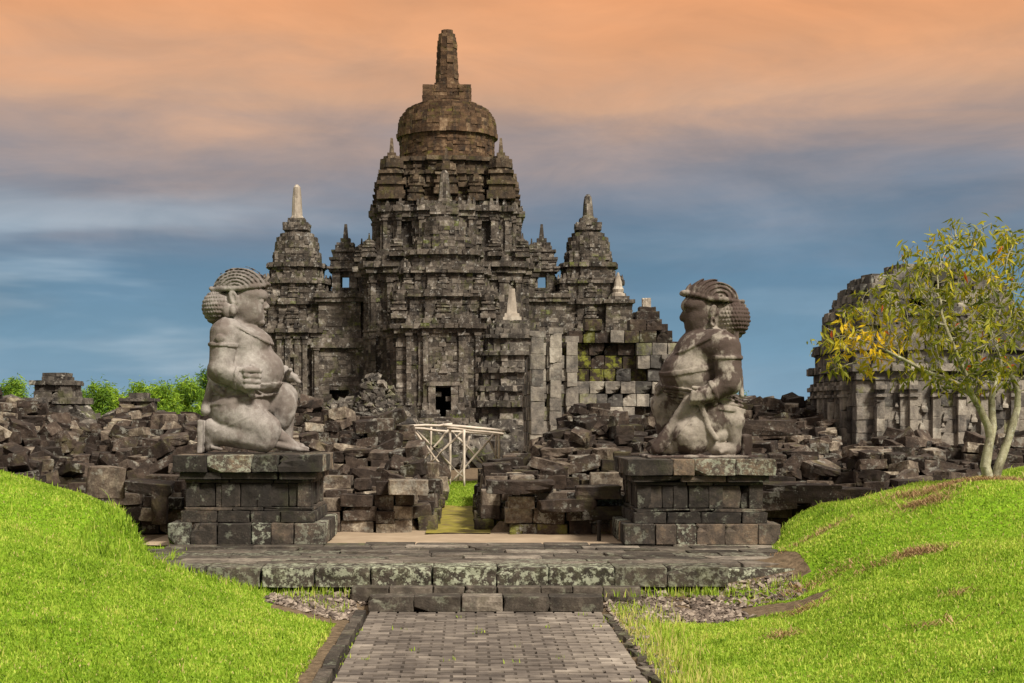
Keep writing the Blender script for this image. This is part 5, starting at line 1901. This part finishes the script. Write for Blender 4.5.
def blades(name, X, Y, hgt, wid, tint, mat, lean=.5, flat=False, z=None):
    n = len(X)
    Z = (ground_z(X, Y) if z is None else z) - .004
    az = rng.uniform(0, 2 * np.pi, n)
    ln = np.abs(rng.normal(0, lean, n))
    if flat:
        ln = rng.uniform(1.2, 1.5, n)
    dirx, diry = np.cos(az), np.sin(az)
    fa = rng.uniform(0, np.pi, n)
    fx, fy = np.cos(fa) * wid / 2, np.sin(fa) * wid / 2
    m1 = .55
    b0 = np.stack([X - fx, Y - fy, Z], -1); b1 = np.stack([X + fx, Y + fy, Z], -1)
    ml = ln * .6
    cx_, cy_, cz_ = X + dirx * np.sin(ml) * hgt * m1, Y + diry * np.sin(ml) * hgt * m1, Z + np.cos(ml) * hgt * m1
    c0 = np.stack([cx_ - fx * .8, cy_ - fy * .8, cz_], -1); c1 = np.stack([cx_ + fx * .8, cy_ + fy * .8, cz_], -1)
    l2 = np.clip(ln * 1.5, 0, 1.7)
    tp = np.stack([cx_ + dirx * np.sin(l2) * hgt * (1 - m1), cy_ + diry * np.sin(l2) * hgt * (1 - m1), cz_ + np.cos(l2) * hgt * (1 - m1)], -1)
    V = np.stack([b0, b1, c1, c0, tp], 1).reshape(-1, 3)
    base = (np.arange(n) * 5)[:, None]
    return link(name, mesh_np(name, V, [base + np.array([0, 1, 2, 3]), base + np.array([3, 2, 4])], {'tint': [tint, tint]}), mat)


def scatter(n, x0, x1, y0, y1):
    X, Y = rng.uniform(x0, x1, n), rng.uniform(y0, y1, n)
    px_ = 471 + 1500 * X / Y
    k = (px_ > -170) & (px_ < 1230)
    return X[k], Y[k]


X, Y = scatter(1150000, -8.6, 10.8, 6.8, 18.9)
ok = bare(X, Y) < .5
ok &= ~((X > -1.21 + .05 * np.sin(Y * 5)) & (X < 1.42 + .08 * np.sin(Y * 4)))
left_edge = (X < -1.3) & (X > -1.95 - .25 * vnoise(X, Y, 3, 1)) & (Y > 14.0)
ok &= ~left_edge
ok &= rng.random(len(X)) > straw_amount(X, Y) * 1.0
ok &= rng.random(len(X)) < 0.86 + .5 * vnoise(X, Y, 1.6, 4)
X, Y = X[ok], Y[ok]
n = len(X)
pn = vnoise(X, Y, 1.2, 9); pn2 = vnoise(X, Y, 6.0, 10)
tall = np.clip(vnoise(X, Y, 2.1, 12) - .15, 0, 1) * np.where(X < 0, 1.0, .25)
hgt = (.020 + .018 * rng.random(n) + .05 * tall * rng.random(n)) * (1 + .5 * pn2)
edge = (X < -2.0) & (X > -3.9) & (Y > 14.4) & (Y < 16.9)
hgt = np.where(edge & (rng.random(n) < .25), hgt * 3.0, hgt)
hgt = np.where(rng.random(n) < .012, hgt * 2.6, hgt)
tint = np.clip(.57 + .20 * pn + .22 * pn2 + rng.normal(0, .16, n) + np.where(X > 0, .03, -.02), 0, .93)
tint = tint - .22 * np.clip(vnoise(X, Y, .9, 21), 0, 1)
clump = np.clip(vnoise(X, Y, 4.2, 31) - .25, 0, 1)
tint = tint - .5 * clump
hgt = hgt * (1 + 1.2 * clump)
tint = np.where(rng.random(n) < .02 + .10 * np.clip(vnoise(X, Y, 2.3, 22) - .1, 0, 1) + .25 * straw_amount(X, Y), 1.0, tint)
tag(blades('grass', X, Y, hgt, rng.uniform(.007, .016, n), tint, M['grass'], .75), 'short bright green lawn covering both mounds beside the path', 'grass', kind='stuff')
# dry cut grass lying on the right-hand mound
X, Y = scatter(420000, 1.6, 8.0, 9, 18.2)
ok = rng.random(len(X)) < straw_amount(X, Y) ** 1.3
X, Y = X[ok], Y[ok]
Zs = ground_z(X, Y) + rng.random(len(X)) * .035
tag(blades('dry_grass', X, Y, rng.uniform(.05, .13, len(X)), rng.uniform(.005, .010, len(X)), rng.random(len(X)), M['straw'], flat=True, z=Zs), 'brown dried cut grass lying in patches on the right mound', 'dry grass', kind='stuff')
# grass of the far lawn in the passage, weeds along the path edge and steps
X, Y = scatter(30000, -.85, .55, 25.8, 36)
tag(blades('grass', X, Y, rng.uniform(.05, .1, len(X)), rng.uniform(.02, .035, len(X)), np.clip(rng.normal(.5, .2, len(X)), 0, .9), M['grass'], .5), 'strip of lawn at the far end of the passage', 'grass', kind='stuff')
X1, Y1 = scatter(9000, 1.36, 2.0, 10.5, 14.9)
k = rng.random(len(X1)) < np.exp(-((X1 - 1.42) / .35) ** 2) * (.55 + .5 * vnoise(X1, Y1, 4, 5))
X1, Y1 = X1[k], Y1[k]
X2, Y2 = scatter(260, -1.9, -1.2, 14.5, 15.25)
X3, Y3 = scatter(380, 1.3, 3.2, 14.9, 15.3)
tuft = [(rnd.uniform(-3.2, 3.3), rnd.choice([15.17, 15.18, 15.2]), 30) for _ in range(16)] + [(rnd.uniform(-1, 1.28), rnd.uniform(9.5, 14.5), 6) for _ in range(22)] + [(rnd.choice([-1.03, 1.32]), rnd.uniform(10, 14.6), 14) for _ in range(20)]
X4 = np.concatenate([rng.normal(a_, .03, k_) for a_, b_, k_ in tuft]); Y4 = np.concatenate([rng.normal(b_, .02, k_) for a_, b_, k_ in tuft])
X = np.concatenate([X1, X2, X3, X4]); Y = np.concatenate([Y1, Y2, Y3, Y4])
n = len(X)
tw = np.where((X > 1) & (Y < 14.4) & (rng.random(n) < .38), .97, np.clip(rng.normal(.58, .2, n), 0, 1))
zw = ground_z(X, Y); zw = np.where((X > PX0) & (X < PX1) & (Y < 14.6), .0, zw); zw = np.where((Y > 14.9) & (np.abs(X) < 3.3) & (zw < .12), .12, zw)
hw = rng.uniform(.035, .12, n); hw = np.where((X > PX0 - .05) & (X < PX1 + .05), hw * .4, hw)
tag(blades('weeds', X, Y, hw, rng.uniform(.006, .012, n), tw, M['grass'], .4, z=zw), 'thin weeds and reddish grass growing along the path edge and steps', 'weeds', kind='stuff')


# ------------------------------------------------------------------ trees
def leaf_cloud(name, P, size, tint, mat, droop=.5, aspect=.32, parent=None):
    """leaves as bent kites hanging from points P"""
    n = len(P)
    L = size * rng.uniform(.65, 1.25, n)
    az = rng.uniform(0, 2 * np.pi, n)
    el_ = rng.normal(-droop, .5, n)
    d = np.stack([np.cos(az) * np.cos(el_), np.sin(az) * np.cos(el_), np.sin(el_)], -1)
    r = rng.normal(0, 1, (n, 3))
    s_ = np.cross(d, r); s_ /= np.linalg.norm(s_, axis=1)[:, None]
    nrm = np.cross(d, s_)
    w_ = (L * aspect)[:, None] / 2
    Lc = L[:, None]
    a0 = P
    m1 = P + d * Lc * .45
    b = P + d * Lc * .45 + s_ * w_ + nrm * Lc * .05
    c = P + d * Lc * .45 - s_ * w_ + nrm * Lc * .05
    tp = P + d * Lc - nrm * Lc * .08 + np.array([0, 0, -1]) * Lc * .1
    V = np.stack([a0, b, m1, c, tp], 1).reshape(-1, 3)
    base = (np.arange(n) * 5)[:, None]
    Fs = [base + np.array([0, 2, 1]), base + np.array([0, 3, 2]), base + np.array([1, 2, 4]), base + np.array([2, 3, 4])]
    return link(name, mesh_np(name, V, [np.concatenate(Fs)], {'tint': [np.tile(tint, 4)]}), mat, parent)


def branch_mesh(name, nodes, par, rad, mat, seg=7):
    V, Q = [], []
    n = len(nodes)
    N = [Vector(p_) for p_ in nodes]
    for i in range(n):
        j = par[i]
        if j < 0:
            continue
        a_, b_ = N[j], N[i]
        d = (b_ - a_)
        if d.length < 1e-4:
            continue
        d.normalize()
        u = d.cross(Vector((.31, .95, .05))).normalized(); v = d.cross(u)
        r0, r1 = min(rad[j], rad[i] * 1.25), rad[i]
        if par[j] < 0: r0 = rad[j]
        sg = seg if r0 > .012 else 4
        o_ = len(V)
        for (p_, r_) in ((a_ - d * r0 * .3, r0), (b_ + d * r1 * .25, r1)):
            for k in range(sg):
                t_ = 2 * math.pi * k / sg
                V.append(tuple(p_ + (u * math.cos(t_) + v * math.sin(t_)) * r_))
        Q += [(o_ + k, o_ + (k + 1) % sg, o_ + sg + (k + 1) % sg, o_ + sg + k) for k in range(sg)]
    me = mesh_np(name, V, [Q], None, True)
    return link(name, me, mat)


def grow(trunks, attract, step=.1, infl=1.1, kill=.17, iters=90, rtip=.0035, expo=2.3, radii=None):
    nodes, par = [], []
    fixed = {}
    for tr in trunks:
        prev = tr['from'] if 'from' in tr else -1
        if isinstance(prev, tuple):
            prev = min(range(len(nodes)), key=lambda k: (Vector(nodes[k]) - Vector(prev)).length)
        pts = tr['pts']
        for k in range(len(pts)):
            if prev >= 0 and k == 0 and 'from' in tr:
                a_ = Vector(nodes[prev])
            elif k == 0:
                nodes.append(tuple(pts[0])); par.append(-1); prev = len(nodes) - 1; continue
            else:
                a_ = Vector(nodes[prev])
            b_ = Vector(pts[k])
            m_ = max(1, int((b_ - a_).length / step))
            for q in range(1, m_ + 1):
                nodes.append(tuple(a_.lerp(b_, q / m_))); par.append(prev); prev = len(nodes) - 1
    A = np.array(attract, float)
    alive = np.ones(len(A), bool)
    Nn = np.array(nodes, float)
    for it in range(iters):
        if not alive.any():
            break
        Al = A[alive]
        D = np.linalg.norm(Al[:, None] - Nn[None], axis=2)
        near = D.argmin(1); dm = D.min(1)
        m_ = dm < infl
        if not m_.any():
            infl *= 1.3
            continue
        new, newp = [], []
        for k in np.unique(near[m_]):
            sel = m_ & (near == k)
            v = (Al[sel] - Nn[k])
            v /= np.linalg.norm(v, axis=1)[:, None] + 1e-6
            d = v.mean(0) + rng.normal(0, .12, 3)
            d /= np.linalg.norm(d) + 1e-6
            new.append(Nn[k] + d * step); newp.append(int(k))
        new = np.array(new)
        DD = np.linalg.norm(new[:, None] - Nn[None], axis=2).min(1)
        g = DD > step * .35
        if not g.any():
            break
        Nn = np.concatenate([Nn, new[g]]); par += [p_ for p_, q in zip(newp, g) if q]
        D = np.linalg.norm(A[:, None] - Nn[None, -g.sum():], axis=2).min(1)
        alive &= D > kill
    n = len(Nn)
    load = np.zeros(n)
    child = np.zeros(n, int)
    for i in range(n - 1, -1, -1):
        if par[i] >= 0:
            child[par[i]] += 1
    for i in range(n - 1, -1, -1):
        if child[i] == 0:
            load[i] = 1
        if par[i] >= 0:
            load[par[i]] += load[i]
    rad = rtip * load ** (1 / expo)
    return Nn, par, rad, child


TY = 17.6
def tp(px_, py_, dy=0.0):
    y = TY + dy
    return ((px_ - 471) * y / 1500, y, 1.9 - (py_ - 418) * y / 1500)
att = []
def ellp(cx_, cy_, rx, ry, rd, n):
    k = 0
    while k < n:
        u = rng.uniform(-1, 1, 3)
        if u @ u < 1:
            att.append(tp(cx_ + u[0] * rx, cy_ + u[1] * ry, u[2] * rd)); k += 1
ellp(965, 290, 80, 70, 1.1, 470)
ellp(985, 335, 78, 55, 1.2, 330)
ellp(868, 336, 52, 42, .8, 210)
ellp(842, 352, 26, 36, .5, 45)
ellp(1050, 310, 60, 80, 1.1, 220)
ellp(915, 295, 45, 42, .8, 170)
ellp(952, 232, 24, 22, .5, 50)
ellp(1005, 250, 34, 30, .8, 90)
ellp(818, 346, 14, 8, .4, 6)
ellp(960, 375, 60, 26, .9, 60)
trunks = [dict(pts=[tp(990, 483), tp(985.5, 466), tp(988, 450), tp(990.5, 438, .02), tp(988, 426, .02), tp(980, 408, 0), tp(971, 394, -.05), tp(957, 383, -.1), tp(943, 377, -.1)]),
          dict(**{'from': tp(990.5, 438, .02)}, pts=[tp(993, 427, .1), tp(992, 410, .15), tp(991.5, 398, .2), tp(996, 382, .25), tp(1001, 365, .3)]),
          dict(pts=[tp(994, 483, .1), tp(999, 466, .1), tp(1006, 446, .12), tp(1013, 425, .15), tp(1017.5, 408, .2), tp(1018, 392, .2), tp(1012, 375, .2)]),
          dict(**{'from': tp(943, 377, -.1)}, pts=[tp(925, 371, -.2), tp(905, 360, -.25), tp(885, 350, -.3)]),
          dict(**{'from': tp(971, 394, -.05)}, pts=[tp(966, 375, -.3), tp(955, 350, -.35), tp(945, 325, -.3)])]
Nn, par, rad, child = grow(trunks, att, .085, 1.0, .16, 80, .0036, 2.25)
# thicken the two stems as in the photograph
for i in range(len(Nn)):
    z = Nn[i][2]
    if z < 2.25 and rad[i] > .02:
        f = np.clip((2.35 - z) / 1.0, 0, 1)
        main = Nn[i][0] > 0
        main = Nn[i][0] > 0
        rad[i] = max(rad[i], .032 + .030 * f) if z > 1.15 else max(rad[i], .056)
seg2 = [Vector(tp(*a_)) for a_ in ((994, 483, .1), (999, 466, .1), (1006, 446, .12), (1013, 425, .15), (1017.5, 408, .2), (1018, 392, .2), (1012, 375, .2))]
from mathutils.geometry import intersect_point_line
for i in range(len(Nn)):
    for q in range(6):
        P_, f_ = intersect_point_line(Vector(Nn[i]), seg2[q], seg2[q + 1])
        if 0 <= f_ <= 1 and (P_ - Vector(Nn[i])).length < .02:
            rad[i] = max(rad[i], .060 - .005 * (q + f_))
tree = thing('tree', tp(991, 482), 'small twin-trunked tree with sparse yellow and green leaves on the right mound', 'tree')
keep(tree, branch_mesh('trunk', Nn, par, rad, M['bark']))
lp, lt = [], []
for i in range(len(Nn)):
    if rad[i] < .0085:
        p_ = Nn[i]
        k = rnd.choice([1, 2, 2, 3]) if child[i] > 0 else rnd.choice([9, 10, 12, 13])
        pxx = 471 + 1500 * p_[0] / p_[1]; pyy = 418 - 1500 * (p_[2] - 1.9) / p_[1]
        yel = math.exp(-(((pxx - 872) / 40) ** 2 + ((pyy - 340) / 28) ** 2)) * .52 + math.exp(-(((pxx - 960) / 60) ** 2 + ((pyy - 245) / 30) ** 2)) * .12
        cl = rnd.gauss(.40 + yel, .12)
        for _ in range(k):
            lp.append(p_ + rng.normal(0, .045, 3))
            t_ = rnd.gauss(cl, .11)
            lt.append(1.0 if rnd.random() < .010 else min(.92, max(0, t_)))
lp = np.array(lp); lt = np.array(lt)
keep(tree, leaf_cloud('crown', lp, .116, lt, M['leaf'], .65, .30))


def bush(cx_, cy_, z0, h, w_, nleaf, lab, grp, tint0, feather=False, name='bamboo_clump', cat='bamboo', lsz=.30):
    root = thing(name, (cx_, cy_, z0), lab, cat, grp)
    at = []
    for _ in range(60):
        f = rnd.random()
        r_ = w_ * math.sqrt(rnd.random()) * (1 - .45 * f * f)
        a_ = rnd.uniform(0, 6.28)
        at.append((cx_ + r_ * math.cos(a_), cy_ + r_ * .8 * math.sin(a_), z0 + h * (.22 + .78 * f) * (1 - .25 * (r_ / w_) ** 2)))
    Nb, pb, rb, cb = grow([dict(pts=[(cx_ + rnd.uniform(-.2, .2), cy_, z0 - .1), (cx_, cy_, z0 + h * .35)])], at, .28, 3.5, .45, 40, .014, 2.2)
    keep(root, branch_mesh('trunk', Nb, pb, rb, M['bark'], 5))
    tips = Nb[(rb < .05)]
    k = rng.integers(0, len(tips), nleaf)
    spread = .30 if not feather else .24
    P = tips[k] + rng.normal(0, spread, (nleaf, 3)) * np.array([1, 1, .9])
    cl = rng.normal(0, .16, len(tips))[k]
    hf = (P[:, 2] - z0) / h
    t_ = np.clip(tint0 + cl + rng.normal(0, .15, nleaf), 0, 1)
    P[:, 2] = np.minimum(P[:, 2], z0 + h * 1.18)
    keep(root, leaf_cloud('crown', P, lsz, t_, M['bushleaf'], .35, .22))


gb = 'green bamboo and bushes behind the ruins on the left'
for (px_, Y, topy, wpx, tn, lab) in ((95, 84, 384, 17, .45, 'bushy green clump between the two dark shrine stubs'), (112, 90, 388, 15, .62, 'light green feathery clump left of the low shrine stub'),
                                     (160, 86, 384, 17, .55, 'wide green clump right of the low shrine stub'), (185, 90, 380, 18, .6, 'tall light green clump beside the left statue'),
                                     (205, 94, 372, 14, .35, 'darker green tree top touching the back of the left statue'), (14, 88, 381, 16, .5, 'green clump at the far left above the rubble'),
                                     (138, 95, 386, 14, .7, 'yellow-green clump behind the low shrine stub'), (222, 92, 382, 14, .4, 'green clump hidden mostly by the left statue')):
    z0 = .9
    bush((px_ - 471) * Y / 1500, Y, z0, 1.9 + (418 - topy + 3) * Y / 1500 - z0, wpx * Y / 1500 * 1.3, 6500, lab, gb, tn, True)
gr = 'green tree tops behind the ruins on the right'
for (px_, Y, topy, wpx, tn, lab) in ((742, 95, 393, 9, .65, 'light green bush top right behind the back of the right statue'), (765, 100, 405, 10, .3, 'dark green bush above the ruins right of the right statue'),
                                     (810, 98, 413, 16, .75, 'low yellow-green bush left of the large grey shrine'), (1040, 80, 400, 30, .5, 'green bush behind the tree at the far right')):
    z0 = .9
    bush((px_ - 471) * Y / 1500, Y, z0, 1.9 + (418 - topy) * Y / 1500 - z0, wpx * Y / 1500 * 1.15, 2200, lab, gr, tn, True, 'bush', 'bush')
